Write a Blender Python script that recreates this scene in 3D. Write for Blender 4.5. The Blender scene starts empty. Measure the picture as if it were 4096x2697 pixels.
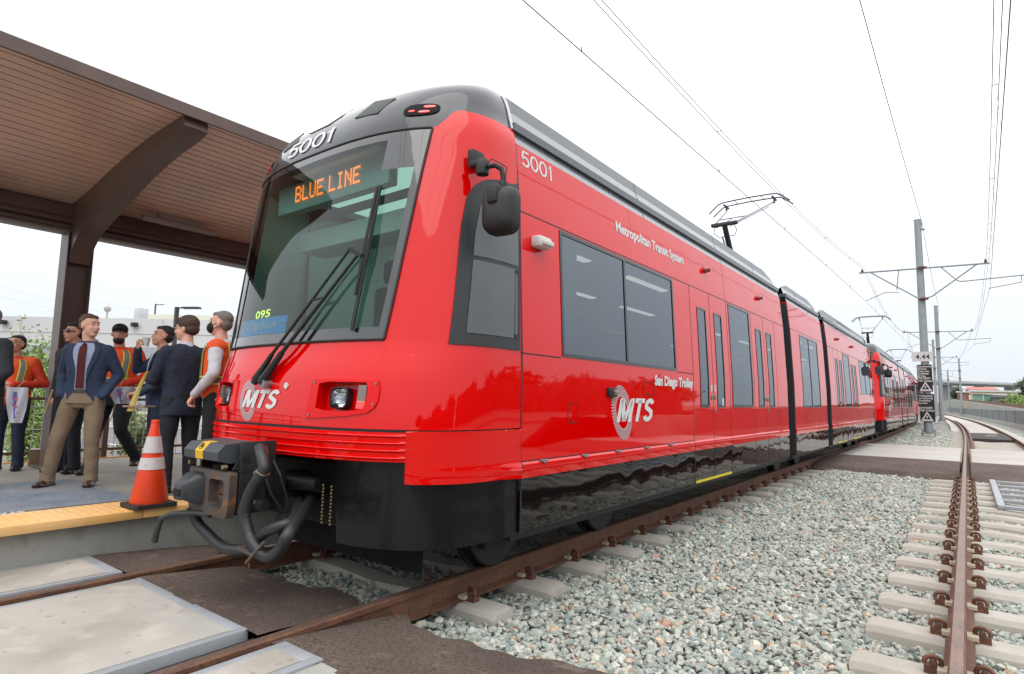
import bpy, bmesh, math, random
import numpy as np
from mathutils import Vector, Matrix
random.seed(7); RNG = np.random.default_rng(11)
SC = bpy.context.scene
COL = SC.collection
PI = math.pi
R_ = math.radians

# ------------------------------------------------------------------ camera
CAMPOS = Vector((3.82, 0.0, 1.30))
cr = Vector((0.79496297, 0.60637897, 0.01839656))
cd = Vector((-0.04852789, 0.09378883, -0.99440872))
cf = Vector((-0.60471392, 0.78962536, 0.10398494))
cam = bpy.data.cameras.new("camera"); camo = bpy.data.objects.new("camera", cam); COL.objects.link(camo)
m = Matrix.Identity(4)
for i in range(3):
    m[i][0] = cr[i]; m[i][1] = -cd[i]; m[i][2] = -cf[i]; m[i][3] = CAMPOS[i]
camo.matrix_world = m
cam.sensor_width = 36; cam.sensor_fit = 'HORIZONTAL'; cam.lens = 36*2370/4096
cam.clip_start = 0.05; cam.clip_end = 5000
SC.camera = camo

# ------------------------------------------------------------------ world, sun, exposure
SUN_EL, SUN_ROT = R_(58), R_(150)
W = bpy.data.worlds.new("World"); SC.world = W; W.use_nodes = True
nt = W.node_tree; nt.nodes.clear()
wo = nt.nodes.new('ShaderNodeOutputWorld'); wb = nt.nodes.new('ShaderNodeBackground')
sky = nt.nodes.new('ShaderNodeTexSky'); sky.sky_type = 'NISHITA'; sky.sun_disc = False
sky.sun_elevation = SUN_EL; sky.sun_rotation = SUN_ROT; sky.air_density = 1.2; sky.dust_density = 4
tc = nt.nodes.new('ShaderNodeTexCoord'); sep = nt.nodes.new('ShaderNodeSeparateXYZ')
nt.links.new(tc.outputs['Generated'], sep.inputs[0])
ramp = nt.nodes.new('ShaderNodeValToRGB')              # overcast deck: bluish grey low down, white higher up
ramp.color_ramp.elements[0].position = 0.0; ramp.color_ramp.elements[0].color = (4.9, 5.25, 5.5, 1)
ramp.color_ramp.elements[1].position = 0.75; ramp.color_ramp.elements[1].color = (12.6, 12.7, 12.8, 1)
e = ramp.color_ramp.elements.new(0.13); e.color = (5.7, 6.0, 6.45, 1)
e = ramp.color_ramp.elements.new(0.32); e.color = (7.6, 7.85, 8.2, 1)
nt.links.new(sep.outputs['Z'], ramp.inputs[0])
cn = nt.nodes.new('ShaderNodeTexNoise'); cn.inputs['Scale'].default_value = 1.6; cn.inputs['Detail'].default_value = 3
nt.links.new(tc.outputs['Generated'], cn.inputs['Vector'])
cm = nt.nodes.new('ShaderNodeMapRange'); cm.inputs[3].default_value = 0.93; cm.inputs[4].default_value = 1.07
nt.links.new(cn.outputs[0], cm.inputs[0])
vm = nt.nodes.new('ShaderNodeVectorMath'); vm.operation = 'SCALE'
nt.links.new(ramp.outputs[0], vm.inputs[0]); nt.links.new(cm.outputs[0], vm.inputs['Scale'])
mx = nt.nodes.new('ShaderNodeMix'); mx.data_type = 'RGBA'; mx.inputs[0].default_value = 0.94
nt.links.new(sky.outputs[0], mx.inputs[6]); nt.links.new(vm.outputs[0], mx.inputs[7])
nt.links.new(mx.outputs[2], wb.inputs[0]); wb.inputs[1].default_value = 0.105
nt.links.new(wb.outputs[0], wo.inputs[0])
sl = bpy.data.lights.new("sun", 'SUN'); sl.energy = 0.8; sl.angle = R_(60); sl.color = (1, .97, .92)
so = bpy.data.objects.new("sun", sl); COL.objects.link(so)
so.rotation_euler = (PI/2 - SUN_EL, 0, PI - SUN_ROT)
SC.view_settings.view_transform = 'Standard'; SC.view_settings.look = 'None'
SC.view_settings.exposure = 0.72; SC.view_settings.gamma = 1; SC.view_settings.use_curve_mapping = False
SC.render.engine = 'CYCLES'; SC.render.resolution_x = 1024; SC.render.resolution_y = 674

# ------------------------------------------------------------------ materials
MATS = {}
KA = .74        # common albedo level
def mat(name, col, rough=.6, metal=0., coat=0., bump=None, var=None, spec=.5, emit=None, streak=None, coatr=.03, cior=1.5):
    if name in MATS: return MATS[name]
    col = tuple(q*KA for q in col)
    if var: var = [(a_, tuple(q*KA for q in b_), c_, d_, e_) for a_, b_, c_, d_, e_ in var]
    m = bpy.data.materials.new(name); m.use_nodes = True; t = m.node_tree; p = t.nodes['Principled BSDF']
    p.inputs['Base Color'].default_value = (*col, 1); p.inputs['Roughness'].default_value = rough
    p.inputs['Metallic'].default_value = metal; p.inputs['Coat Weight'].default_value = coat
    p.inputs['Coat Roughness'].default_value = coatr; p.inputs['Coat IOR'].default_value = cior; p.inputs['Specular IOR Level'].default_value = spec
    if emit: p.inputs['Emission Color'].default_value = (*emit[0], 1); p.inputs['Emission Strength'].default_value = emit[1]
    g = t.nodes.new('ShaderNodeNewGeometry')
    if var:   # list of (scale, colour2, low, high, detail)
        cur = None
        for (sc_, c2, lo, hi, det) in var:
            n = t.nodes.new('ShaderNodeTexNoise'); n.inputs['Scale'].default_value = sc_; n.inputs['Detail'].default_value = det
            t.links.new(g.outputs['Position'], n.inputs['Vector'])
            r = t.nodes.new('ShaderNodeMapRange'); r.inputs[1].default_value = lo; r.inputs[2].default_value = hi
            t.links.new(n.outputs[0], r.inputs[0])
            x = t.nodes.new('ShaderNodeMix'); x.data_type = 'RGBA'; x.inputs[7].default_value = (*c2, 1)
            if cur is None: x.inputs[6].default_value = (*col, 1)
            else: t.links.new(cur, x.inputs[6])
            t.links.new(r.outputs[0], x.inputs[0]); cur = x.outputs[2]
        t.links.new(cur, p.inputs['Base Color'])
    if bump:  # (scale, strength, distance, detail)
        n = t.nodes.new('ShaderNodeTexNoise'); n.inputs['Scale'].default_value = bump[0]; n.inputs['Detail'].default_value = bump[3]
        t.links.new(g.outputs['Position'], n.inputs['Vector'])
        b = t.nodes.new('ShaderNodeBump'); b.inputs['Strength'].default_value = bump[1]; b.inputs['Distance'].default_value = bump[2]
        t.links.new(n.outputs[0], b.inputs['Height']); t.links.new(b.outputs[0], p.inputs['Normal'])
        if coat: t.links.new(b.outputs[0], p.inputs['Coat Normal'])
    MATS[name] = m; return m

def glassmat(name, tint, refl=1.45, rough=0.0, gcol=(1, 1, 1), bump=None):
    m = bpy.data.materials.new(name); m.use_nodes = True; t = m.node_tree; t.nodes.clear()
    o = t.nodes.new('ShaderNodeOutputMaterial'); a = t.nodes.new('ShaderNodeBsdfTransparent'); a.inputs[0].default_value = (*tint, 1)
    g = t.nodes.new('ShaderNodeBsdfGlossy'); g.inputs['Roughness'].default_value = rough; g.inputs[0].default_value = (*gcol, 1)
    f = t.nodes.new('ShaderNodeFresnel'); f.inputs[0].default_value = refl
    x = t.nodes.new('ShaderNodeMixShader'); t.links.new(f.outputs[0], x.inputs[0]); t.links.new(a.outputs[0], x.inputs[1]); t.links.new(g.outputs[0], x.inputs[2])
    t.links.new(x.outputs[0], o.inputs[0]); MATS[name] = m; return m

RED = mat('red_paint', (.86, .0005, .0005), .5, coat=1., bump=(1.1, .16, .02, 1), spec=.0, cior=1.52)
REDP = mat('red_plastic', (.86, .0008, .0008), .4, coat=.7, spec=.0)
BLKG = mat('black_gloss', (.006, .006, .007), .3, coat=1., bump=(2.2, .35, .02, 1), spec=.0, cior=1.5)
CAPM = mat('cab_roof_black', (.050, .055, .066), .35, coat=1., bump=(1.0, .1, .02, 1), spec=.1, cior=1.45)
BLKM = mat('black_matte', (.013, .014, .016), .55)
RUB = mat('black_rubber', (.022, .023, .025), .6, bump=(40, .2, .003, 2))
DKG = mat('dark_grey_metal', (.032, .036, .041), .42, bump=(25, .15, .002, 3))
FGREY = mat('fairing_grey', (.22, .24, .27), .25, coat=.6, bump=(1.0, .12, .02, 1))
FDARK = mat('fairing_dark', (.10, .112, .13), .4, coat=.3)
CHR = mat('chrome', (.8, .8, .82), .08, metal=1.)
STEEL = mat('steel', (.42, .42, .43), .4, metal=.9)
WHITE = mat('white_vinyl', (.82, .82, .83), .4)
SILV = mat('silver_vinyl', (.62, .62, .66), .35)
YEL = mat('yellow_sticker', (.85, .5, .02), .45)
AMB = mat('amber_led', (.9, .2, .03), .4, emit=((1., .19, .03), 1.1))
REDLED = mat('red_lamp', (.8, .02, .02), .2, coat=1., emit=((1., .02, .02), 1.2))
REDLENS = mat('red_lens', (.35, .01, .01), .15, coat=1.)
GLASS = glassmat('windscreen_glass', (.66, .90, .84), 1.5)
WGLASS = glassmat('window_glass', (.18, .21, .23), 2.35, gcol=(.80, .88, .95))
PANE = mat('dark_pane', (.015, .018, .022), .02, coat=1., spec=.9)
MINT = mat('cab_wall_mint', (.84, 1.0, .93), .6)
LINT = mat('interior_light', (.9, .9, .8), .5, emit=((1., .93, .75), 1.1))
BLUEB = mat('blue_board', (.04, .42, .98), .4)
CONC = mat('concrete', (.50, .485, .45), .85, bump=(18, .35, .006, 6), var=[(1.6, (.40, .385, .35), .4, .75, 5), (26, (.58, .56, .52), .5, .8, 4)])
CONCP = mat('concrete_panel_fill', (.52, .49, .44), .8, bump=(30, .3, .003, 5), var=[(1.3, (.36, .33, .28), .42, .68, 5), (3.7, (.62, .57, .50), .52, .70, 6), (14, (.30, .27, .23), .64, .72, 5)])
CONCX = mat('crossing_concrete', (.56, .54, .50), .85, bump=(20, .3, .004, 5), var=[(.5, (.46, .43, .39), .4, .7, 5), (6, (.50, .44, .38), .6, .8, 3)])
GALV = mat('galvanised_edge', (.47, .50, .54), .6, metal=.2, var=[(4, (.40, .41, .43), .4, .7, 4)])
GALVP = mat('galvanised_pole', (.40, .44, .46), .55, metal=.3, bump=(6, .1, .004, 3), var=[(3, (.33, .37, .39), .4, .7, 4)])
SLP = mat('sleeper_concrete', (.56, .52, .46), .85, bump=(45, .4, .003, 5), var=[(3.0, (.46, .43, .37), .4, .7, 5), (50, (.40, .36, .32), .62, .75, 3)])
RUST = mat('rusty_rail', (.17, .075, .045), .7, metal=.2, bump=(30, .5, .003, 5), var=[(4, (.24, .11, .06), .4, .65, 5), (40, (.09, .05, .038), .5, .7, 4)])
RHEAD = mat('rail_head', (.33, .20, .15), .42, metal=.6, var=[(6, (.26, .16, .13), .4, .6, 4), (60, (.44, .36, .33), .5, .8, 2)])
CLIPM = mat('rusty_clip', (.13, .045, .025), .65, bump=(80, .4, .002, 3), var=[(30, (.22, .08, .04), .45, .7, 3)])
INSUL = mat('pale_insulator', (.62, .55, .40), .7)
ASPH = mat('brown_asphalt', (.105, .072, .056), .9, bump=(70, .8, .006, 6), var=[(1.2, (.155, .11, .085), .4, .62, 5), (60, (.045, .033, .027), .46, .66, 5), (7, (.23, .18, .15), .60, .78, 6), (130, (.26, .21, .17), .66, .74, 2)])
FLANG = mat('flangeway_dark', (.02, .02, .02), .8)
TACT = mat('tactile_yellow', (.92, .53, .17), .65, bump=(60, .2, .002, 3), var=[(1.1, (.95, .61, .27), .4, .62, 4), (8, (.84, .47, .14), .55, .75, 3)])
PLATW = mat('platform_wall', (.25, .26, .24), .85, bump=(14, .4, .006, 5), var=[(1.3, (.34, .34, .31), .4, .65, 5), (6, (.20, .20, .18), .5, .75, 5)])
PAVE = mat('blue_grey_terrazzo', (.20, .24, .29), .7, bump=(90, .3, .002, 4), var=[(3.2, (.12, .17, .24), .42, .62, 6), (45, (.36, .36, .36), .5, .72, 5), (1.1, (.28, .28, .28), .5, .7, 3)])
DECK = mat('platform_concrete', (.34, .31, .27), .85, bump=(40, .3, .003, 5), var=[(1.5, (.28, .26, .23), .4, .7, 5)])
GRAN = mat('dark_tile', (.10, .085, .08), .6, var=[(30, (.15, .13, .12), .4, .7, 4)])
BRN = mat('brown_steel', (.13, .082, .066), .38, bump=(12, .08, .003, 3), var=[(2, (.16, .10, .08), .4, .7, 3)])
SOFF = mat('soffit_slat', (.92, .60, .45), .3, var=[(.9, (.72, .50, .41), .35, .65, 4)])
SOFFG = mat('soffit_groove', (.10, .06, .045), .8)
LOT = mat('parking_asphalt', (.19, .16, .145), .9, var=[(.3, (.25, .22, .20), .4, .7, 5)])
SOIL = mat('far_ground', (.24, .22, .19), .95, var=[(.02, (.18, .20, .13), .4, .65, 6)])
CONEO = mat('cone_orange', (.92, .065, .01), .45, coat=.2, var=[(12, (.78, .05, .012), .5, .8, 5)])
CONEW = mat('cone_collar', (.62, .60, .60), .5, var=[(25, (.45, .42, .40), .6, .75, 5)])

# ballast: one sheet material for the bed and one for the loose stones (tint per stone)
def ballast_bed_mat():
    m = bpy.data.materials.new('ballast_bed'); m.use_nodes = True; t = m.node_tree; p = t.nodes['Principled BSDF']
    g = t.nodes.new('ShaderNodeNewGeometry')
    v = t.nodes.new('ShaderNodeTexVoronoi'); v.inputs['Scale'].default_value = 19
    t.links.new(g.outputs['Position'], v.inputs['Vector'])
    r = t.nodes.new('ShaderNodeValToRGB'); cr_ = r.color_ramp
    cr_.elements[0].color = (.10, .115, .11, 1); cr_.elements[1].color = (.40, .41, .38, 1); cr_.elements[1].position = .95
    for pos, c in ((.3, (.19, .22, .205)), (.55, (.26, .28, .26)), (.8, (.29, .26, .21))):
        e_ = cr_.elements.new(pos); e_.color = (*c, 1)
    s = t.nodes.new('ShaderNodeSeparateColor'); t.links.new(v.outputs['Color'], s.inputs[0]); t.links.new(s.outputs[0], r.inputs[0])
    t.links.new(r.outputs[0], p.inputs['Base Color'])
    b = t.nodes.new('ShaderNodeBump'); b.inputs['Strength'].default_value = 1; b.inputs['Distance'].default_value = .03; b.invert = True
    t.links.new(v.outputs['Distance'], b.inputs['Height']); t.links.new(b.outputs[0], p.inputs['Normal'])
    p.inputs['Roughness'].default_value = .9; return m
BALBED = ballast_bed_mat()
def stone_mat():
    m = bpy.data.materials.new('ballast_stone'); m.use_nodes = True; t = m.node_tree; p = t.nodes['Principled BSDF']
    a = t.nodes.new('ShaderNodeAttribute'); a.attribute_name = 'tint'
    g = t.nodes.new('ShaderNodeNewGeometry'); n = t.nodes.new('ShaderNodeTexNoise'); n.inputs['Scale'].default_value = 55; n.inputs['Detail'].default_value = 5
    t.links.new(g.outputs['Position'], n.inputs['Vector'])
    r = t.nodes.new('ShaderNodeMapRange'); r.inputs[1].default_value = .3; r.inputs[2].default_value = .7; r.inputs[3].default_value = .78; r.inputs[4].default_value = 1.2
    t.links.new(n.outputs[0], r.inputs[0])
    s = t.nodes.new('ShaderNodeVectorMath'); s.operation = 'SCALE'; t.links.new(a.outputs['Color'], s.inputs[0]); t.links.new(r.outputs[0], s.inputs['Scale'])
    t.links.new(s.outputs[0], p.inputs['Base Color']); p.inputs['Roughness'].default_value = .85
    b = t.nodes.new('ShaderNodeBump'); b.inputs['Strength'].default_value = .4; b.inputs['Distance'].default_value = .004
    t.links.new(n.outputs[0], b.inputs['Height']); t.links.new(b.outputs[0], p.inputs['Normal']); return m
STONE = stone_mat()

# ------------------------------------------------------------------ mesh helpers
def wloc(o):
    v = Vector((0, 0, 0))
    while o is not None: v += o.location; o = o.parent
    return v

class MB:
    def __init__(s): s.v = []; s.f = []; s.mi = []
    def add(s, vs, fs, mi=0):
        b = len(s.v); s.v += [tuple(v) for v in vs]; s.f += [tuple(b+i for i in f) for f in fs]; s.mi += [mi]*len(fs); return s
    def box(s, lo, hi, bev=0, mi=0):
        (x0, y0, z0), (x1, y1, z1) = lo, hi
        if bev <= 0:
            vs = [(x0,y0,z0),(x1,y0,z0),(x1,y1,z0),(x0,y1,z0),(x0,y0,z1),(x1,y0,z1),(x1,y1,z1),(x0,y1,z1)]
            return s.add(vs, [(0,3,2,1),(4,5,6,7),(0,1,5,4),(1,2,6,5),(2,3,7,6),(3,0,4,7)], mi)
        bm = bmesh.new(); bmesh.ops.create_cube(bm, size=1)
        for v in bm.verts: v.co = Vector((x0+(v.co.x+.5)*(x1-x0), y0+(v.co.y+.5)*(y1-y0), z0+(v.co.z+.5)*(z1-z0)))
        bmesh.ops.bevel(bm, geom=bm.edges[:], offset=bev, segments=2, affect='EDGES', profile=.5)
        bm.verts.index_update(); s.add([v.co[:] for v in bm.verts], [[v.index for v in f.verts] for f in bm.faces], mi); bm.free(); return s
    def obox(s, c, ax, ay, az, hx, hy, hz, mi=0):
        c = Vector(c); ax, ay, az = Vector(ax).normalized(), Vector(ay).normalized(), Vector(az).normalized()
        vs = [c+ax*hx*a+ay*hy*b+az*hz*d for d in (-1, 1) for (a, b) in ((-1,-1),(1,-1),(1,1),(-1,1))]
        return s.add(vs, [(0,3,2,1),(4,5,6,7),(0,1,5,4),(1,2,6,5),(2,3,7,6),(3,0,4,7)], mi)
    def beam(s, a, b, w, h, mi=0, up=(0, 0, 1)):
        a, b = Vector(a), Vector(b); d = (b-a).normalized(); x = d.cross(Vector(up))
        if x.length < 1e-4: x = d.cross(Vector((0, 1, 0)))
        x.normalize(); z = x.cross(d); return s.obox((a+b)/2, x, d, z, w/2, (b-a).length/2, h/2, mi)
    def tube(s, pts, r, n=8, mi=0, caps=True):
        pts = [Vector(p) for p in pts]; rs = r if isinstance(r, (list, tuple)) else [r]*len(pts)
        rings = []; prev = None
        for i, p in enumerate(pts):
            d = (pts[min(i+1, len(pts)-1)]-pts[max(i-1, 0)]).normalized()
            if prev is None:
                x = d.cross(Vector((0, 0, 1)));
                if x.length < .05: x = d.cross(Vector((1, 0, 0)))
            else: x = prev - d*prev.dot(d)
            x.normalize(); prev = x; y = d.cross(x)
            rings.append([p+x*math.cos(2*PI*k/n)*rs[i]+y*math.sin(2*PI*k/n)*rs[i] for k in range(n)])
        vs = [v for rg in rings for v in rg]; fs = []
        for i in range(len(pts)-1):
            for k in range(n): fs.append((i*n+k, i*n+(k+1)%n, (i+1)*n+(k+1)%n, (i+1)*n+k))
        if caps: fs.append(tuple(range(n-1, -1, -1))); fs.append(tuple((len(pts)-1)*n+k for k in range(n)))
        return s.add(vs, fs, mi)
    def lathe(s, c, prof, n=20, axis='z', mi=0):
        c = Vector(c); vs = []; fs = []
        for (r, h) in prof:
            for k in range(n):
                a = 2*PI*k/n; x, y = r*math.cos(a), r*math.sin(a)
                vs.append(c+Vector({'z': (x, y, h), 'y': (x, h, y), 'x': (h, x, y)}[axis]))
        for i in range(len(prof)-1):
            for k in range(n): fs.append((i*n+k, i*n+(k+1)%n, (i+1)*n+(k+1)%n, (i+1)*n+k))
        fs.append(tuple(range(n-1, -1, -1))); fs.append(tuple((len(prof)-1)*n+k for k in range(n)))
        return s.add(vs, fs, mi)
    def grid(s, fn, nu, nv, mi=0, skip=None):
        vs = [fn(i/nu, j/nv) for j in range(nv+1) for i in range(nu+1)]; fs = []
        for j in range(nv):
            for i in range(nu):
                if skip and skip((i+.5)/nu, (j+.5)/nv): continue
                fs.append((j*(nu+1)+i, j*(nu+1)+i+1, (j+1)*(nu+1)+i+1, (j+1)*(nu+1)+i))
        return s.add(vs, fs, mi)
    def prism(s, poly, axis, a, b, mi=0):   # polygon in the two other axes, extruded from a to b
        n = len(poly); f = {'x': lambda p, t: (t, p[0], p[1]), 'y': lambda p, t: (p[0], t, p[1]), 'z': lambda p, t: (p[0], p[1], t)}[axis]
        vs = [f(p, a) for p in poly]+[f(p, b) for p in poly]
        fs = [tuple(range(n-1, -1, -1)), tuple(range(n, 2*n))]+[(i, (i+1) % n, n+(i+1) % n, n+i) for i in range(n)]
        return s.add(vs, fs, mi)
    def ell(s, c, r, n=12, m_=8, mi=0, mat3=None):
        c = Vector(c); vs = []; fs = []
        for j in range(m_+1):
            ph = -PI/2+PI*j/m_
            for k in range(n):
                a = 2*PI*k/n; v = Vector((r[0]*math.cos(ph)*math.cos(a), r[1]*math.cos(ph)*math.sin(a), r[2]*math.sin(ph)))
                if mat3 is not None: v = mat3 @ v
                vs.append(c+v)
        for j in range(m_):
            for k in range(n): fs.append((j*n+k, j*n+(k+1)%n, (j+1)*n+(k+1)%n, (j+1)*n+k))
        return s.add(vs, fs, mi)
    def build(s, name, mt, parent=None, smooth=35, loc=None, fixn=True):
        off = wloc(parent) if parent else (Vector(loc) if loc is not None else Vector((0, 0, 0)))
        me = bpy.data.meshes.new(name)
        me.from_pydata([(v[0]-off.x, v[1]-off.y, v[2]-off.z) for v in s.v], [], s.f)
        for q in (mt if isinstance(mt, (list, tuple)) else [mt]): me.materials.append(q)
        if max(s.mi, default=0) > 0: me.polygons.foreach_set('material_index', s.mi)
        if fixn:
            bm = bmesh.new(); bm.from_mesh(me); bmesh.ops.remove_doubles(bm, verts=bm.verts, dist=1e-5)
            bmesh.ops.recalc_face_normals(bm, faces=bm.faces); bm.to_mesh(me); bm.free()
        if smooth: me.shade_smooth(); me.set_sharp_from_angle(angle=R_(smooth))
        me.update(); o = bpy.data.objects.new(name, me); COL.objects.link(o)
        if parent: o.parent = parent
        elif loc is not None: o.location = loc
        return o

def tag(o, label=None, cat=None, group=None, kind=None):
    if label: o['label'] = label
    if cat: o['category'] = cat
    if group: o['group'] = group
    if kind: o['kind'] = kind
    return o
def thing(name, label, cat, loc=(0, 0, 0), group=None):
    o = bpy.data.objects.new(name, None); COL.objects.link(o); o.location = loc; o.empty_display_size = .2
    return tag(o, label, cat, group)
def copy_tree(o, parent=None):
    c = o.copy(); COL.objects.link(c)
    if parent: c.parent = parent
    for ch in list(o.children): copy_tree(ch, c)
    return c
def struct(name, mb, m_, **k): return tag(mb.build(name, m_, **k), kind='structure')

def text2d(s, size=1., offset=0., shear=0., xs=1., align='LEFT', sub=0):
    cu = bpy.data.curves.new('t', 'FONT'); cu.body = s; cu.size = size; cu.offset = offset; cu.shear = shear; cu.align_x = align; cu.resolution_u = 3
    cu.fill_mode = 'FRONT'
    o = bpy.data.objects.new('t', cu); COL.objects.link(o)
    dg = bpy.context.evaluated_depsgraph_get(); me = bpy.data.meshes.new_from_object(o.evaluated_get(dg))
    bm = bmesh.new(); bm.from_mesh(me); bmesh.ops.triangulate(bm, faces=bm.faces)
    if sub: bmesh.ops.subdivide_edges(bm, edges=bm.edges[:], cuts=sub); bmesh.ops.triangulate(bm, faces=bm.faces)
    bm.verts.index_update(); vs = [(v.co.x*xs, v.co.y) for v in bm.verts]; fs = [[v.index for v in f.verts] for f in bm.faces]
    bm.free(); bpy.data.objects.remove(o); bpy.data.curves.remove(cu); bpy.data.meshes.remove(me)
    return vs, fs
def arc(cx_, cy_, rx, ry, a0, a1, n=14): return [(cx_+rx*math.cos(R_(a0+(a1-a0)*i/n)), cy_+ry*math.sin(R_(a0+(a1-a0)*i/n))) for i in range(n+1)]
def strokes(paths, w, shear=0., xs=1., h=1., sub=4):      # flat-ended strokes of even width, as vertices and quads
    V, F = [], []
    for p in paths:
        q = [p[0]]
        for a, b in zip(p[:-1], p[1:]):
            L = math.hypot(b[0]-a[0], b[1]-a[1]); k = max(1, int(L/.12))
            q += [(a[0]+(b[0]-a[0])*i/k, a[1]+(b[1]-a[1])*i/k) for i in range(1, k+1)]
        n = len(V)
        for i, c in enumerate(q):
            d0 = (q[i][0]-q[i-1][0], q[i][1]-q[i-1][1]) if i else (q[1][0]-q[0][0], q[1][1]-q[0][1]); d1 = (q[i+1][0]-c[0], q[i+1][1]-c[1]) if i < len(q)-1 else d0
            l0, l1 = math.hypot(*d0), math.hypot(*d1); n0 = (-d0[1]/l0, d0[0]/l0); n1 = (-d1[1]/l1, d1[0]/l1); m_ = (n0[0]+n1[0], n0[1]+n1[1]); l = max(.6, math.hypot(*m_)); m_ = (m_[0]/l, m_[1]/l); k = w/2/max(.5, m_[0]*n0[0]+m_[1]*n0[1])
            for s_ in (1, -1): x, y = c[0]+m_[0]*k*s_, c[1]+m_[1]*k*s_; V.append(((x+shear*y)*xs*h, y*h))
        F += [[n+2*i, n+2*i+1, n+2*i+3, n+2*i+2] for i in range(len(q)-1)]
    return V, F
def shiftp(P, dx): return [[(x+dx, y) for x, y in p] for p in P]
G5 = [[(.56, .935), (.14, .935)], [(.175, .90), (.10, .48)], [(.095, .49)]+arc(.31, .33, .235, .265, 145, -150, 18)]
G0 = [arc(.31, .5, .235, .435, 90, 450, 30)]
G1 = [[(.27, .0), (.27, 1.0)], [(.27, .80), (.08, .76)]]
GM = [[(.07, 0), (.07, 1)], [(.12, .95), (.40, .04)], [(.40, .04), (.68, .95)], [(.73, 1), (.73, 0)]]
GT = [[(.30, 0), (.30, .92)], [(.0, .91), (.60, .91)]]
GS = [arc(.28, .715, .21, .205, 20, 180, 12)+[(.10, .62), (.28, .52), (.46, .42)]+arc(.28, .285, .215, .205, 0, -165, 12)]
def text5001(size, offset):
    V, F = strokes(G5+shiftp(G0, .64)+shiftp(G0, 1.28)+shiftp(G1, 1.90), .125, h=size*.73)
    return V, F
def text5001_old(size, offset):     # 500 from the font plus a plain grotesque 1, total advance tuned by the caller
    vs, fs = text2d('500', size, offset=offset, sub=2); x1 = max(v[0] for v in vs); h = max(v[1] for v in vs); x0 = x1+.10*size; t = .105*size+offset
    pts = [(x0, h*.80), (x0, h*.72), (x0+.16*size, h*.80), (x0+.16*size, 0), (x0+.16*size+t, 0), (x0+.16*size+t, h), (x0+.16*size+t*.35, h)]
    q = [(x0, h*.80), (x0, h*.70), (x0+.16*size, h*.78), (x0+.16*size+t*.3, h)]; n = len(vs); vs += q; fs += [[n, n+1, n+2, n+3]]
    for k in range(6):
        n = len(vs); a, c = h*k/6, h*(k+1)/6; vs += [(x0+.16*size, a), (x0+.16*size+t, a), (x0+.16*size+t, c), (x0+.16*size+(t*.3 if k == 5 else 0), c)]; fs += [[n, n+1, n+2, n+3]]
    return vs, fs
def text_to(mb, s, fn, size, width=None, **k):
    vs, fs = text2d(s, size, **k)
    if width:
        w = max(v[0] for v in vs)-min(v[0] for v in vs); x0 = min(v[0] for v in vs)
        vs = [((v[0]-x0)*width/w, v[1]) for v in vs]
    mb.add([fn(x, y) for x, y in vs], fs); return mb

# ------------------------------------------------------------------ track alignment (straight, then a wide left curve)
YC0, YC1, RAD = 27., 83., 1000.
def shift(Y):
    if Y <= YC0: return 0.
    if Y <= YC1: return -(Y-YC0)**2/(2*RAD)
    return -(YC1-YC0)**2/(2*RAD)-(Y-YC1)*(YC1-YC0)/RAD
def slope(Y): return 0. if Y <= YC0 else -(min(Y, YC1)-YC0)/RAD
def yspan(a, b):
    out = [a]; y = a
    while y < b-1e-6:
        y = min(b, y+(100 if y < YC0-1 and False else (2. if y < 100 else 12.))); out.append(y)
    return out
NRL, NRR = -1.03, .765          # near track rails
FRL, FRR = 3.715, 5.45          # far track rails
XC = (NRL+NRR)/2+.065           # centre line of the train body (about -0.07)
def sweep(mb, x0, poly, ys, mi=0):
    n = len(poly)
    vs = [(x0+shift(y)+px, y, pz) for y in ys for (px, pz) in poly]; fs = []
    for i in range(len(ys)-1):
        for k in range(n): fs.append((i*n+k, i*n+(k+1) % n, (i+1)*n+(k+1) % n, (i+1)*n+k))
    fs.append(tuple(range(n-1, -1, -1))); fs.append(tuple((len(ys)-1)*n+k for k in range(n)))
    return mb.add(vs, fs, mi)

# ------------------------------------------------------------------ ground
mb = MB(); mb.grid(lambda u, v: (-900+1800*u, -300+2300*v, -.62), 8, 8); struct('ground', mb, SOIL, smooth=0)
mb = MB(); ys = yspan(-6, 420)
pr = [(-1.85, -.62), (-1.80, -.27), (.9, -.275), (2.0, -.262), (3.0, -.268), (6.4, -.27), (7.4, -.30), (8.0, -.62)]
vs = [(px+shift(y), y, pz) for y in ys for px, pz in pr]; n = len(pr)
mb.add(vs, [(i*n+k, i*n+k+1, (i+1)*n+k+1, (i+1)*n+k) for i in range(len(ys)-1) for k in range(n-1)])
struct('ballast_bed', mb, BALBED, smooth=0)

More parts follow.
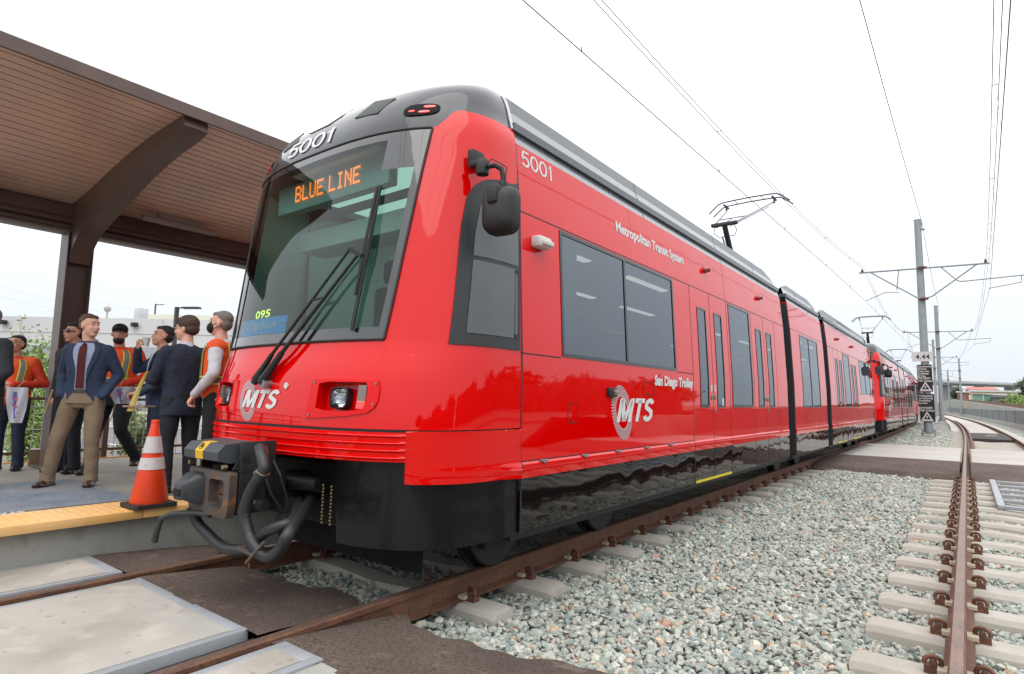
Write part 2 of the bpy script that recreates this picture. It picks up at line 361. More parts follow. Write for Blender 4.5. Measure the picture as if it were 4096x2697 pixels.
# loose ballast stones
ico_v, ico_f = [], []
bm = bmesh.new(); bmesh.ops.create_icosphere(bm, subdivisions=1, radius=1); bm.verts.index_update()
ico_v = np.array([v.co[:] for v in bm.verts]); ico_f = np.array([[v.index for v in f.verts] for f in bm.faces]); bm.free()
TIE_D = .72
NTIES = [2.70+TIE_D*k for k in range(18)]
FTIES = [2.76+TIE_D*k for k in range(18)]
def stones(name, label_unused, x0, x1, y0, y1, sp, rlo, rhi, zfn, keep):
    nx, ny = int((x1-x0)/sp), int((y1-y0)/sp)
    gx, gy = np.meshgrid(np.arange(nx), np.arange(ny)); gx = gx.ravel()*1.; gy = gy.ravel()*1.
    X = x0+(gx+RNG.uniform(-.55, .55, gx.size))*sp; Y = y0+(gy+RNG.uniform(-.55, .55, gx.size))*sp
    k = keep(X, Y); X, Y = X[k], Y[k]; n = X.size
    rad = RNG.uniform(rlo, rhi, n)*(1+.5*(RNG.random(n) < .12)); Z = zfn(X, Y)+RNG.uniform(-.012, .016, n)
    sc = np.stack([rad*RNG.uniform(.75, 1.35, n), rad*RNG.uniform(.7, 1.1, n), rad*RNG.uniform(.45, .8, n)], 1)
    J = 1+RNG.uniform(-.38, .36, (n, 12))
    V = ico_v[None]*J[..., None]*sc[:, None, :]
    a = RNG.uniform(0, 2*PI, n); b = RNG.normal(0, .35, n); c = RNG.normal(0, .35, n)
    ca, sa, cb, sb, cc, sc_ = np.cos(a), np.sin(a), np.cos(b), np.sin(b), np.cos(c), np.sin(c)
    x, y, z = V[..., 0], V[..., 1], V[..., 2]
    y, z = y*cb[:, None]-z*sb[:, None], y*sb[:, None]+z*cb[:, None]
    x, z = x*cc[:, None]+z*sc_[:, None], -x*sc_[:, None]+z*cc[:, None]
    x, y = x*ca[:, None]-y*sa[:, None], x*sa[:, None]+y*ca[:, None]
    V = np.stack([x+X[:, None], y+Y[:, None], z+Z[:, None]], -1).reshape(-1, 3)
    F = (ico_f[None]+(np.arange(n)*12)[:, None, None]).reshape(-1, 3)
    me = bpy.data.meshes.new(name); me.vertices.add(len(V)); me.vertices.foreach_set('co', V.ravel())
    me.loops.add(F.size); me.loops.foreach_set('vertex_index', F.ravel().astype(np.int32))
    me.polygons.add(len(F)); me.polygons.foreach_set('loop_start', (np.arange(len(F))*3).astype(np.int32))
    me.update(calc_edges=True); me.validate()
    pal = np.array([(.34, .38, .355), (.27, .315, .30), (.42, .445, .41), (.22, .265, .265), (.46, .47, .43), (.36, .375, .35), (.30, .34, .315), (.40, .30, .22), (.36, .22, .17), (.47, .38, .29)])
    ci = RNG.choice(len(pal), n, p=[.24, .16, .16, .10, .05, .12, .12, .02, .010, .02])
    tint = np.clip(pal[ci]*np.array([1.04, 1.0, .95])*RNG.uniform(.84, 1.15, (n, 1))*.96, 0, 1)
    at = me.color_attributes.new('tint', 'FLOAT_COLOR', 'POINT')
    rgba = np.ones((n*12, 4)); rgba[:, :3] = np.repeat(tint, 12, 0); at.data.foreach_set('color', rgba.ravel())
    me.shade_flat(); me.materials.append(STONE); o = bpy.data.objects.new(name, me); COL.objects.link(o); return tag(o, kind='stuff')
def edge_y(X):       # ragged edge of the brown asphalt towards the gravel
    return 2.70+.05*np.sin(X*3.1+.4)+.035*np.sin(X*9.7)+.02*np.sin(X*23)+.12*np.clip(X-1.4, 0, 1.2)
def bal_keep(X, Y):
    k = (Y > edge_y(X)-.005+.03*np.sin(X*41)*np.sin(X*17)) & (Y < 15.65)
    for r in (NRL, NRR, FRL, FRR): k &= np.abs(X-r) > .095
    for ts, a, b in ((NTIES, -1.44, 1.18), (FTIES, 3.20, 5.97)):
        for t in ts: k &= ~((X > a-.012) & (X < b+.012) & (np.abs(Y-t) < .135))
    return k
def bal_z(X, Y):
    d = np.full(X.shape, 9.)
    for ts, a, b in ((NTIES, -1.44, 1.18), (FTIES, 3.20, 5.97)):
        for t in ts:
            dd = np.maximum(np.maximum(a-X, X-b), np.abs(Y-t)-.12); d = np.minimum(d, dd)
    z = -.232+.014*np.sin(X*2.3+Y*.7)+.010*np.sin(Y*2.9+X*5.1)-.012*((X < 1.35) | (X > 3.0))
    z = np.where((X > 1.2) & (X < 3.2), z+.012, z)
    ey = edge_y(X); z = z+.055*np.clip(1-(Y-ey)/.5, 0, 1)
    return z
stones('ballast_stones', '', 1.0, 6.3, 2.5, 8.2, .036, .016, .030, bal_z, bal_keep)
stones('ballast_stones', '', .70, 6.6, 8.2, 15.7, .047, .021, .036, bal_z, bal_keep)
stones('ballast_stones', '', -1.8, 1.0, 2.5, 8.2, .042, .018, .032, bal_z, bal_keep)
def bal2(X, Y):
    k = (np.abs(X-NRR) > .1) & (X > 1.0) & (np.abs(X-4.6) > 1.35)
    return k
stones('ballast_stones', '', 1.0, 7.4, 24.3, 46, .095, .04, .065, lambda X, Y: -.225+0*X, bal2)

# ------------------------------------------------------------------ sleepers, clips, rails
def sleeper_mb(x0, x1, yc):
    b = MB(); L = x1-x0
    xs = [x0, x0+.05, x0+.34*L, x0+.5*L, x1-.34*L, x1-.05, x1]; zt = [-.185, -.172, -.172, -.20, -.172, -.172, -.185]
    for i in range(len(xs)-1):
        pass
    n = 6; vs = []
    for x, z in zip(xs, zt):
        e_ = .012 if x in (x0, x1) else 0
        vs += [(x, yc-.135, -.36), (x, yc-.125+e_, z-.035), (x, yc-.10+e_, z), (x, yc+.10-e_, z), (x, yc+.125-e_, z-.035), (x, yc+.135, -.36)]
    fs = [(i*n+k, i*n+k+1, (i+1)*n+k+1, (i+1)*n+k) for i in range(len(xs)-1) for k in range(n-1)]
    fs += [tuple(range(n)), tuple((len(xs)-1)*n+k for k in range(n))]
    return b.add(vs, fs)
def clip_mb(x, y, sgn):     # a pandrol style spring clip: curl on a shoulder, sgn = side away from the rail
    b = MB(); p = []
    for k in range(15):
        a = -.3+2*PI*.86*k/14; p.append((x+sgn*(.085+.040*math.cos(a)), y+.006*(k-7)*.5, -.115+.034*math.sin(a)))
    p.append((x+sgn*.045, y+.035, -.135))
    b.tube(p, .0125, 7); b.obox((x+sgn*.085, y, -.155), (1, 0, 0), (0, 1, 0), (0, 0, 1), .042, .03, .022)
    b.lathe((x+sgn*.085, y-.03, -.118), [(.018, 0), (.018, .06)], 8, 'y'); return b
def insul_mb(x, y, sgn):
    b = MB(); b.obox((x+sgn*.035, y-.02, -.142), (1, 0, 0), (0, 1, 0), (0, 0, 1), .03, .05, .012); return b
def make_sleeper(x0, x1, rails, yc, clips, label, group):
    s = sleeper_mb(x0, x1, yc).build('concrete_sleeper', SLP, loc=((x0+x1)/2, yc, -.17), smooth=30)
    tag(s, label, 'sleeper', group)
    if clips:
        for r in rails:
            for sg in (-1, 1):
                c = clip_mb(r+sg*.03, yc, sg).build('rail_clip', CLIPM, s, smooth=60); insul_mb(r+sg*.03, yc, sg).build('insulator', INSUL, c)
    return s
NL = 'concrete sleeper end poking out of the gravel under the red train, near side of crossing'
FL = 'concrete sleeper across the empty track in the foreground, with rusty spring clips'
FL2 = 'pale concrete sleeper of the empty track beyond the far concrete crossing'
NL2 = 'pale concrete sleeper under the train beyond the far concrete crossing'
sA = make_sleeper(-1.44, 1.18, (NRL, NRR), NTIES[0], True, NL, 'sleepers under the near train')
for y in NTIES[1:]: c = copy_tree(sA); c.location.y = y
sB = make_sleeper(3.20, 5.97, (FRL, FRR), FTIES[0], True, FL, 'sleepers of the empty track')
for y in FTIES[1:]: c = copy_tree(sB); c.location.y = y
sC = make_sleeper(3.20, 5.97, (), 24.6, False, FL2, 'sleepers of the empty track far off')
for k in range(1, 90):
    y = 24.6+TIE_D*k; c = copy_tree(sC); c.location = (c.location.x+shift(y), y, -.17); c.rotation_euler.z = -slope(y)
sD = make_sleeper(-1.44, 1.18, (), 24.6, False, NL2, 'sleepers under the train far off')
for k in range(1, 45):
    y = 24.6+TIE_D*k; c = copy_tree(sD); c.location = (c.location.x+shift(y), y, -.17); c.rotation_euler.z = -slope(y)
RP = [(-.075, -.172), (-.075, -.158), (-.014, -.142), (-.011, -.05), (-.037, -.038), (-.037, -.008), (-.027, 0), (.027, 0), (.037, -.008), (.037, -.038), (.011, -.05), (.014, -.142), (.075, -.158), (.075, -.172)]
def rail(x, y0, y1, label, group=None, prof=RP):
    b = MB(); ys = yspan(y0, y1); sweep(b, x, prof, ys)
    n = len(prof)
    o = b.build('rail', [RUST, RHEAD], loc=(x, 0, 0), smooth=25)
    for p in o.data.polygons:
        if p.center.z > -.004: p.material_index = 1
    return tag(o, label, 'rail', group)
rail(NRL, -4, 420, 'rusty brown rail on the platform side under the red train')
rail(NRR, -4, 420, 'rusty brown rail running along the near side of the red train')
rail(FRL, -4, 420, 'worn rusty rail coming straight at the viewer at the right')
rail(FRR, -4, 420, 'right hand rail of the empty track at the picture edge')
b = MB(); sweep(b, FRL+.19, RP, yspan(24.4, 74)); o = b.build('guard_rail', RUST, loc=(FRL, 0, 0), smooth=25); tag(o, 'short dark rusty guard rail close inside the left rail of the empty track', 'rail')

# ------------------------------------------------------------------ near crossing: panels, asphalt, kerb
def panel(name, lo, hi, label, edge=.055):
    x0, y0, x1, y1 = *lo, *hi
    t = thing(name, label, 'crossing panel', ((x0+x1)/2, y1-1, -.01), 'concrete panels of the near crossing')
    b = MB(); b.box((x0+edge, y0, -.2), (x1-edge, y1-edge*1.4, -.006)); b.build('concrete_slab', CONCP, t)
    b = MB(); b.box((x0, y0, -.2), (x0+edge-.002, y1, -.008), .004); b.box((x1-edge+.002, y0, -.2), (x1, y1, -.008), .004)
    b.box((x0+edge, y1-edge*1.4+.002, -.2), (x1-edge, y1, -.009), .004); b.build('steel_frame', GALV, t); return t
panel('crossing_panel', (-1.83, -4), (-1.15, 1.86), 'narrow concrete panel between the platform wall and the first rail', .06)
panel('crossing_panel', (-.90, -4), (.56, 1.88), 'wide concrete panel with grey steel edges between the two rails at lower left')
panel('crossing_panel', (.86, -4), (1.20, 1.92), 'narrow concrete panel outside the rail at bottom centre', .06)
b = MB(); b.box((1.215, -4, -.3), (2.3, 1.90, -.012), .01)
tag(b.build('concrete_apron', CONC), 'rough pale concrete apron at the bottom edge beside the narrow panel', 'concrete slab')
for x, lab in ((NRL, 'left'), (NRR, 'right')):
    for sg in (-1, 1):
        b = MB(); b.box((x+sg*.08-.042, -4, -.16), (x+sg*.08+.042, 1.86, -.032)); struct('flangeway', b, FLANG, smooth=0)
def asph_fn(x0, x1):
    def fn(u, v):
        x = x0+(x1-x0)*u; ye = float(edge_y(np.array(x)))+.10; y0 = 1.865
        y = y0+(ye-y0)*v
        z = -.012-.10*v**1.6 + .006*math.sin(x*7+y*5)
        for r in (NRL, NRR): z -= .012*math.exp(-((x-r)/.07)**2)
        if v > .999: z -= .12
        return (x, y, z)
    return fn
b = MB()
for a, c in ((-1.86, NRL-.045), (NRL+.085, NRR-.085), (NRR+.045, 2.32)): b.grid(asph_fn(a, c), max(6, int((c-a)/.03)), 14)
b.grid(lambda u, v: (2.32+1.3*u, -4+(float(edge_y(np.array(2.32+1.3*u)))+4.05)*v, -.02-.1*max(0, v-.75)*4 - (.12 if v > .999 else 0)), 40, 24)
struct('brown_asphalt', b, ASPH, smooth=50)

# ------------------------------------------------------------------ far crossing
b = MB()
xs = [(1.00, FRL-.10), (FRL+.14, FRR-.14), (FRR+.10, 9.6)]
for a, c in xs: b.box((a, 18.35, -.3), (c, 24.2, -.012), .008)
struct('far_crossing', b, CONCX)
b = MB()
for a, c in ((NRL+.10, NRR-.10),): b.box((a, 18.35, -.3), (c, 24.2, -.012), .008)
struct('far_crossing', b, CONCX)
b = MB()
for a, c in ((.86, FRL-.09), (FRL+.11, FRR-.11), (FRR+.09, 9.6)):
    def fn(u, v, a=a, c=c):
        x = a+(c-a)*u; y0 = 15.45+.08*math.sin(x*4)+.05*math.sin(x*11); y = y0+(18.34-y0)*v
        return (x, y, -.024-.13*(1-min(1, v*1.6))**1.5 - (.1 if v < .001 else 0))
    b.grid(fn, max(8, int((c-a)/.06)), 14)
struct('brown_asphalt', b, ASPH, smooth=50)
b = MB(); b.box((FRL+.11, 18.3, -.2), (FRL+.24, 24.25, -.02)); b.box((FRL-.14, 18.3, -.2), (FRL-.06, 24.25, -.03)); struct('flangeway', b, mat('flange_filler', (.30, .22, .18), .8), smooth=0)
b = MB()
def plfn(u, v): return (FRL+.17+1.45*u, 33.5+7.5*v, -.06+.05*math.sin(PI*u)*.3-.03*abs(v-.5))
b.grid(plfn, 10, 6); b.box((FRL+.75, 36.6, -.05), (FRL+1.2, 36.9, -.02), .01, 1); b.box((FRL+.17, 33.5, -.2), (FRR-.08, 33.56, -.06))
tag(b.build('track_cover', [mat('cover_rubber', (.055, .045, .042), .8), GALV], smooth=40), 'dark rubber cover laid across the empty track beyond the crossing', 'track cover')
# concrete infill of the far curve between the rails of the empty track
b = MB(); sweep(b, (FRL+FRR)/2, [(-.62, -.3), (-.62, -.10), (.62, -.10), (.62, -.3)], yspan(41.4, 120)); struct('track_slab', b, CONCX)
b = MB(); sweep(b, FRR+.3, [(-.12, -.3), (-.12, -.12), (.25, -.12), (.25, -.3)], yspan(28, 120)); struct('track_slab', b, CONCX)
b = MB(); sweep(b, FRL-.32, [(-.25, -.3), (-.25, -.135), (.12, -.135), (.12, -.3)], yspan(44, 120)); struct('track_slab', b, CONCX)
# galvanised ladder-like frame lying on the sleepers
t = thing('steel_ladder_frame', 'galvanised steel frame with rungs lying flat inside the empty track', 'steel frame', (4.7, 13.5, -.12))
b = MB(); b.box((4.10, 11.3, -.165), (4.19, 15.2, -.10), .008); b.box((5.20, 11.3, -.165), (5.29, 15.2, -.10), .008); b.build('side_bar', GALV, t)
for k in range(6):
    b = MB(); y = 11.34+k*.74; b.box((4.192, y-.05, -.155), (5.198, y+.05, -.105), .008); b.build('rung', GALV, t)

# ------------------------------------------------------------------ platform
PZ = .30
b = MB(); b.box((-6.6, -14, -.6), (-1.86, 60, PZ-.001)); struct('platform', b, DECK, smooth=0)
b = MB(); b.box((-1.861, -14, -.6), (-1.82, 60, PZ-.058), .006); struct('platform_wall', b, PLATW)
b = MB()
for k in range(-10, 48):
    y = k*1.22+.98; b.box((-2.32, y+.002, PZ-.056), (-1.745, y+1.218, PZ+.012), .005)
    if -3 < y < 4:
        for i in range(8):
            for j in range(18): b.lathe((-2.28+i*.068, y+.04+j*.067, PZ+.012), [(.014, 0), (.009, .005)], 6)
struct('tactile_strip', b, TACT)
b = MB(); 
for k in range(-6, 16):
    y = k*1.9+1.62; b.box((-2.42, y+.02, PZ), (-2.325, y+1.86, PZ+.006))
struct('dark_tile_band', b, GRAN, smooth=0)
b = MB(); b.box((-4.35, -14, PZ), (-2.43, 2.43, PZ+.005)); struct('terrazzo_paving', b, PAVE, smooth=0)
b = MB(); b.box((-6.62, -14, PZ-.3), (-6.55, 60, PZ+.012)); struct('yellow_kerb_line', b, mat('kerb_yellow', (.75, .34, .05), .6), smooth=0)
b = MB(); text_to(b, 'STAND BEHIND', lambda x, y: (-2.415+y, 1.55-x, PZ+.0075), .10, offset=.004); struct('platform_lettering', b, WHITE, smooth=0)

# ------------------------------------------------------------------ shelter
sh = thing('platform_shelter', 'brown steel platform canopy with slatted curved soffit', 'shelter', (-5.7, 2.67, PZ))
SX0, SX1 = -2.35, -5.85
def soff(x):  # soffit height: curve falling from the fascia to the posts
    return float(np.interp(x, [-5.85, -5.62, -5.05, -4.49, -3.81, -3.27, -2.44, -2.3], [3.775, 3.81, 3.885, 3.975, 4.075, 4.125, 4.15, 4.15]))
Y0, Y1 = .55, 9.4
b = MB(); ns = 25
for k in range(ns):
    x0 = SX0-.03-(SX0-SX1-.05)*k/ns; x1 = SX0-.03-(SX0-SX1-.05)*(k+1)/ns; w = (x0-x1)
    xa, xb = x0-.010, x1+.010
    vs = [(xa, Y0, soff(xa)), (xb, Y0, soff(xb)), (xb, Y1, soff(xb)), (xa, Y1, soff(xa)), (xa, Y0, soff(xa)+.03), (xb, Y0, soff(xb)+.03), (xb, Y1, soff(xb)+.03), (xa, Y1, soff(xa)+.03)]
    b.add(vs, [(0,3,2,1),(4,5,6,7),(0,1,5,4),(1,2,6,5),(2,3,7,6),(3,0,4,7)])
b.build('soffit', SOFF, sh, smooth=0)
b = MB(); n = 24
P_ = [(SX0-.05-(SX0-.05-SX1)*i/n, soff(SX0-.05-(SX0-.05-SX1)*i/n)+.034) for i in range(n+1)]
b.prism(P_+[(x, z+.06) for x, z in reversed(P_)], 'y', Y0, Y1); b.build('roof_deck', SOFFG, sh, smooth=0)
b = MB(); b.prism([(SX0, 4.115), (SX0, 4.235), (SX0-.02, 4.25), (SX0-.035, 4.25), (SX0-.035, 4.115)], 'y', Y0, Y1); b.build('fascia', BRN, sh, smooth=0)
b = MB(); b.box((-5.80, Y0, 3.45), (-5.62, Y1, 3.78), .01); b.box((-5.86, Y0, 3.41), (-5.56, Y1, 3.445), .004); b.box((-5.84, Y0, 3.445), (-5.50, Y1, 3.452)); b.tube([(-5.60, Y0, 3.56), (-5.60, Y1, 3.56)], .05, 10); b.build('beam', BRN, sh)
for yc in (2.67, 8.1):
    b = MB(); b.box((-5.86, yc-.15, PZ), (-5.56, yc-.135, 3.42)); b.box((-5.86, yc+.135, PZ), (-5.56, yc+.15, 3.42)); b.box((-5.72, yc-.135, PZ), (-5.70, yc+.135, 3.42))
    b.box((-5.95, yc-.22, PZ), (-5.45, yc+.22, PZ+.03), .005); b.build('post', BRN, sh, smooth=0)
    tx_ = [-2.43, -2.85, -3.27, -3.81, -4.49, -5.05, -5.60, -5.84]; top = [(x, soff(x)-.004) for x in tx_]
    bot = [(-2.40, 4.03), (-2.58, 3.985), (-3.0, 3.945), (-3.37, 3.885), (-3.75, 3.80), (-4.15, 3.69), (-4.5, 3.595), (-4.81, 3.50), (-5.09, 3.42), (-5.30, 3.33), (-5.45, 3.22), (-5.55, 3.10), (-5.565, 3.0), (-5.84, 3.0)]
    b = MB(); b.prism(top+bot[::-1], 'y', yc-.12, yc+.12); b.build('curved_bracket', BRN, sh, smooth=20)
for yc in (1.2, 3.75, 6.2):
    b = MB(); b.box((-5.28, yc-.5, 3.70), (-5.18, yc+.5, 3.77), .012); b.box((-5.25, yc-.3, 3.76), (-5.21, yc+.3, 3.86)); b.build('light_fixture', mat('fixture_grey', (.36, .31, .28), .5), sh)

# platform railing / temporary fence / box
rl = thing('platform_railing', 'brown steel railing along the back of the platform', 'railing', (-6.75, 2, PZ))
b = MB(); b.box((-6.80, -4, PZ+1.08), (-6.70, 9, PZ+1.14), .01); b.box((-6.77, -4, PZ+.86), (-6.73, 9, PZ+.90)); b.box((-6.77, -4, PZ+.10), (-6.73, 9, PZ+.14)); b.build('hand_rail', BRN, rl)
for k in range(8):
    b = MB(); y = -3.1+k*1.66; b.box((-6.79, y-.035, PZ-.3), (-6.71, y+.035, PZ+1.08)); b.build('post', BRN, rl)
fn_ = thing('wire_fence', 'thin grey welded wire fence behind the platform', 'fence', (-7.5, 2, PZ))
b = MB()
for k in range(120): b.tube([(-7.5, -3+k*.11, -.1), (-7.5, -3+k*.11, 1.35)], .006, 4, caps=False)
for z in (.35, .7, 1.05): b.tube([(-7.5, -3, z), (-7.5, 10.2, z)], .006, 4)
b.build('mesh', GALV, fn_, smooth=0)
b = MB(); b.tube([(-7.5, -3, 1.35), (-7.5, 10.2, 1.35)], .022, 8); b.tube([(-7.5, -3, .15), (-7.5, 10.2, .15)], .022, 8)
for k in range(7): b.tube([(-7.5, -3+k*2.2, -.3), (-7.5, -3+k*2.2, 1.35)], .025, 8)
b.build('frame', GALV, fn_)
b = MB(); b.box((-.17, -.12, 0), (.17, .12, .21), .004)
bx = b.build('cardboard_box', mat('cardboard', (.27, .17, .10), .85)); tag(bx, 'closed brown cardboard box on the platform by the post', 'box'); bx.location = (-6.12, 2.66, PZ); bx.rotation_euler.z = 1.2
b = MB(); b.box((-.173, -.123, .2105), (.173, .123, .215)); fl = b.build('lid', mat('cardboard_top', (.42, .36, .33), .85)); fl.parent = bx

# ------------------------------------------------------------------ light rail car
ZT = [.30, .85, 1.09, 1.4, 1.67, 2.4, 3.0, 3.2, 3.35, 3.5, 3.6, 3.66, 3.70]
YT = [2.30, 2.27, 2.27, 2.30, 2.37, 2.46, 2.53, 2.56, 2.61, 2.71, 2.84, 3.00, 3.3]
WT = [1.40, 1.40, 1.40, 1.40, 1.395, 1.36, 1.33, 1.31, 1.265, 1.225, 1.175, 1.11, .85]
DT = [.85, .85, .85, .85, .82, .80, .78, .76, .74, .66, .55, .4, .1]
NN = 2.75; YS = 3.36
def pch(T):   # smooth (monotone cubic) interpolation so that the painted nose shows no creases
    x = np.array(ZT); y = np.array(T); h = np.diff(x); d = np.diff(y)/h; mm = np.zeros(len(x))
    for i in range(1, len(x)-1):
        if d[i-1]*d[i] > 0: mm[i] = 2*d[i-1]*d[i]/(d[i-1]+d[i])
    mm[0] = d[0]; mm[-1] = d[-1]
    def f(z):
        z = min(max(z, x[0]), x[-1]); i = min(int(np.searchsorted(x, z, 'right'))-1, len(x)-2); t = (z-x[i])/h[i]
        return float((2*t**3-3*t*t+1)*y[i]+(t**3-2*t*t+t)*h[i]*mm[i]+(-2*t**3+3*t*t)*y[i+1]+(t**3-t*t)*h[i]*mm[i+1])
    return f
fY, fW, fD = pch(YT), pch(WT), pch(DT)
def NY(x, z):
    r = min(abs(x)/fW(z), 1.); return fY(z)+fD(z)*(1-(1-r**NN)**(1/NN))
def tx(x, z):
    r = min(abs(x)/fW(z), 1.); return math.copysign(2/PI*math.asin(min(1, r**(NN/2))), x)
def NP(t, z, off=0.):
    s = -1 if t < 0 else 1; a = abs(t); w, y0, d = fW(z)+off, fY(z)-off, fD(z)
    if a <= 1:
        th = a*PI/2; x = w*math.sin(th)**(2/NN); c = math.cos(th); y = y0+(d+off)*(1-max(0, c)**(2/NN))
    else: x = w; y = y0+d+off+(a-1)*(YS-(y0+d+off))
    return (XC+s*x, y, z)
def nsurf(x, z, off=0.):  # point on the front surface by lateral x, height z, pushed out by off
    e = 1e-3; y = NY(x, z); gx = (NY(x+e, z)-NY(x-e, z))/(2*e); gz = (NY(x, z+e)-NY(x, z-e))/(2*e)
    gx = max(-3, min(3, gx)); n = Vector((gx, -1, gz)).normalized(); return (XC+x+n.x*off, y+n.y*off, z+n.z*off)
def lerp(a, b, u): return a+(b-a)*u
def te(z):   # right/left edge of the windscreen as t
    return tx(.955+(z-1.67)*.075, z)
def zb(t):   # top edge of red
    a = abs(t); t0 = te(3.14)
    if a < t0: return 3.14
    q = min(1, (a-t0)/.15); return 3.14+.16*q*q*(3-2*q)

CY = 13.33    # centre of the car
root = thing('light_rail_car', 'nearest red light rail car with lit amber sign, coupler and number 5001', 'light rail car', (XC, CY, 0), 'coupled red light rail cars')
def B(name, mb, mt, parent=None, mirror=False, **k):
    o = mb.build(name, mt, parent or root, **k)
    return o
def rotcopy(o):        # the same part at the other end of the car
    c = copy_tree(o, root); c.matrix_parent_inverse = Matrix.Identity(4)
    c.location = (-o.location.x, -o.location.y, o.location.z); c.rotation_euler.z = PI; return c
ENDS = []
# lower nose shell (with recesses for the lamps)
b = MB()
zs = [1.10, 1.15, 1.20, 1.26, 1.32, 1.39, 1.44, 1.50, 1.56, 1.61, 1.655]
hx = [.545, .93]; tcols = sorted(set([-2, -1.75, -1.5, -1.25, -1.12, -1]+[round(i*.06, 3) for i in range(-16, 17)]+[1, 1.12, 1.25, 1.5, 1.75, 2]))
th_ = [tx(h, 1.3) for h in hx]
tcols = [t for t in tcols if min(abs(abs(t)-q) for q in th_) > .02]; tcols = sorted(tcols+th_+[-q for q in th_])
nt_ = len(tcols); vs = [NP(t, z) for z in zs for t in tcols]; fs = []
for j in range(len(zs)-1):
    for i in range(nt_-1):
        tm, zm = (tcols[i]+tcols[i+1])/2, (zs[j]+zs[j+1])/2
        if th_[0] < abs(tm) < th_[1] and 1.20 < zm < 1.39: continue
        fs.append((j*nt_+i, j*nt_+i+1, (j+1)*nt_+i+1, (j+1)*nt_+i))
b.add(vs, fs)
def tez(z, s): return s*te(z)
# pillars
for s in (-1, 1):
    def fn(u, v, s=s):
        zt_ = 3.14; z0 = lerp(1.655, 3.14, v); t = lerp(te(z0), 2, u); z = lerp(1.655, zb(t), v)
        t = lerp(te(min(z, 3.14)), 2, u); return NP(s*t, z, .004*max(0, (z-3.0)/.14) if z < 3.14 else .004)
    b.grid(fn, 40, 36)
ENDS.append(B('nose_shell', b, RED, smooth=50))
# cab roof cap
b = MB()
def fn(u, v):
    t = lerp(-2, 2, u); z = lerp(3.125, 3.70, v); return NP(t, z, -.003)
b.grid(fn, 90, 40)
w = [NP(t/20, 3.70) for t in range(-40, 41)]; b.add(w, [tuple(range(len(w)))])
ENDS.append(B('cab_roof_cap', b, CAPM, smooth=60)); cap = ENDS[-1]
b = MB()
for s in (-1, 1):
    b.tube([NP(s*2, z, .004) for z in (3.31, 3.40, 3.48, 3.55, 3.60)], .012, 6)
B('edge_gasket', b, WHITE, cap)
b = MB(); zl = [3.0, 3.2, 3.35, 3.5, 3.6, 3.66, 3.70]; w = [(XC+fW(z)-.01, 3.352, z-.005) for z in zl]+[(XC-fW(z)+.01, 3.352, z-.005) for z in reversed(zl)]; b.add(w, [tuple(range(len(w)))]); B('bulkhead', b, BLKM, cap, smooth=0)
def conform(mb, poly, off, n=6, mi=0, thick=True):     # small plate with outline poly (x,z) laid on the nose
    cx_ = sum(p[0] for p in poly)/len(poly); cz = sum(p[1] for p in poly)/len(poly); k = len(poly); vs = [nsurf(cx_, cz, off)]; fs = []
    for r in range(1, n+1):
        for p in poly: vs.append(nsurf(lerp(cx_, p[0], r/n), lerp(cz, p[1], r/n), off if r < n or not thick else off))
    if thick:
        for p in poly: vs.append(nsurf(p[0], p[1], -.002))
    for i in range(k): fs.append((0, 1+i, 1+(i+1) % k))
    for r in range(n-1+(1 if thick else 0)):
        for i in range(k): fs.append((1+r*k+i, 1+r*k+(i+1) % k, 1+(r+1)*k+(i+1) % k, 1+(r+1)*k+i))
    return mb.add(vs, fs, mi)
def oval(cx_, cz, rx, rz, n=24, p=2.4, sk=0.):
    return [(cx_+rx*math.copysign(abs(math.cos(2*PI*i/n))**(2/p), math.cos(2*PI*i/n))+sk*math.sin(2*PI*i/n), cz+rz*math.copysign(abs(math.sin(2*PI*i/n))**(2/p), math.sin(2*PI*i/n))) for i in range(n)]
for s in (-1, 1):
    b = MB(); conform(b, oval(s*.955, 3.297, .115, .050, 28, 2.8), .006); lo = B('roof_lamp', b, mat('lamp_black', (.004, .004, .004), .5, spec=.1), cap)
    b = MB(); conform(b, oval(s*1.005, 3.318, .036, .009, 16), .009); conform(b, oval(s*.985, 3.273, .036, .008, 16), .009); conform(b, oval(s*.90, 3.285, .022, .006, 12), .009)
    B('lamp_light', b, REDLED, lo)
    b = MB(); conform(b, [(s*.37, 3.355), (s*.60, 3.335), (s*.69, 3.46), (s*.46, 3.505)], .005, 5); B('air_grille', b, mat('grille_grey', (.11, .12, .115), .8, bump=(160, .6, .002, 1)), cap)
b = MB(); conform(b, [(-.30, 3.44), (-.22, 3.40), (.02, 3.41), (.12, 3.47), (.14, 3.56), (-.10, 3.57), (-.26, 3.53)], .004, 6); B('air_scoop', b, mat('scoop_black', (.008, .008, .01), .12, coat=.8), cap)
# bumper with ribs
b = MB(); tb = tx(1.165, .95)
def fn(u, v):
    t = lerp(-tb, tb, u); z = lerp(.905, 1.083, v); q = v*4.0; rib = .011*max(0, math.cos((q-.5)*2*PI))**1.5 if abs(t) < tb*.97 else 0
    return NP(t, z, .004+rib)
b.grid(fn, 60, 48)
def fn(u, v): t = lerp(-tb, tb, u); return NP(t, .905, lerp(.004, -.22, v))
b.grid(fn, 60, 2); ENDS.append(B('bumper', b, REDP, smooth=40))
b = MB()
def fn(u, v): t = lerp(-tb*1.0, tb*1.0, u); return NP(t, lerp(1.080, 1.102, v), -.006)
b.grid(fn, 60, 1); ENDS.append(B('bumper_groove', b, BLKM))
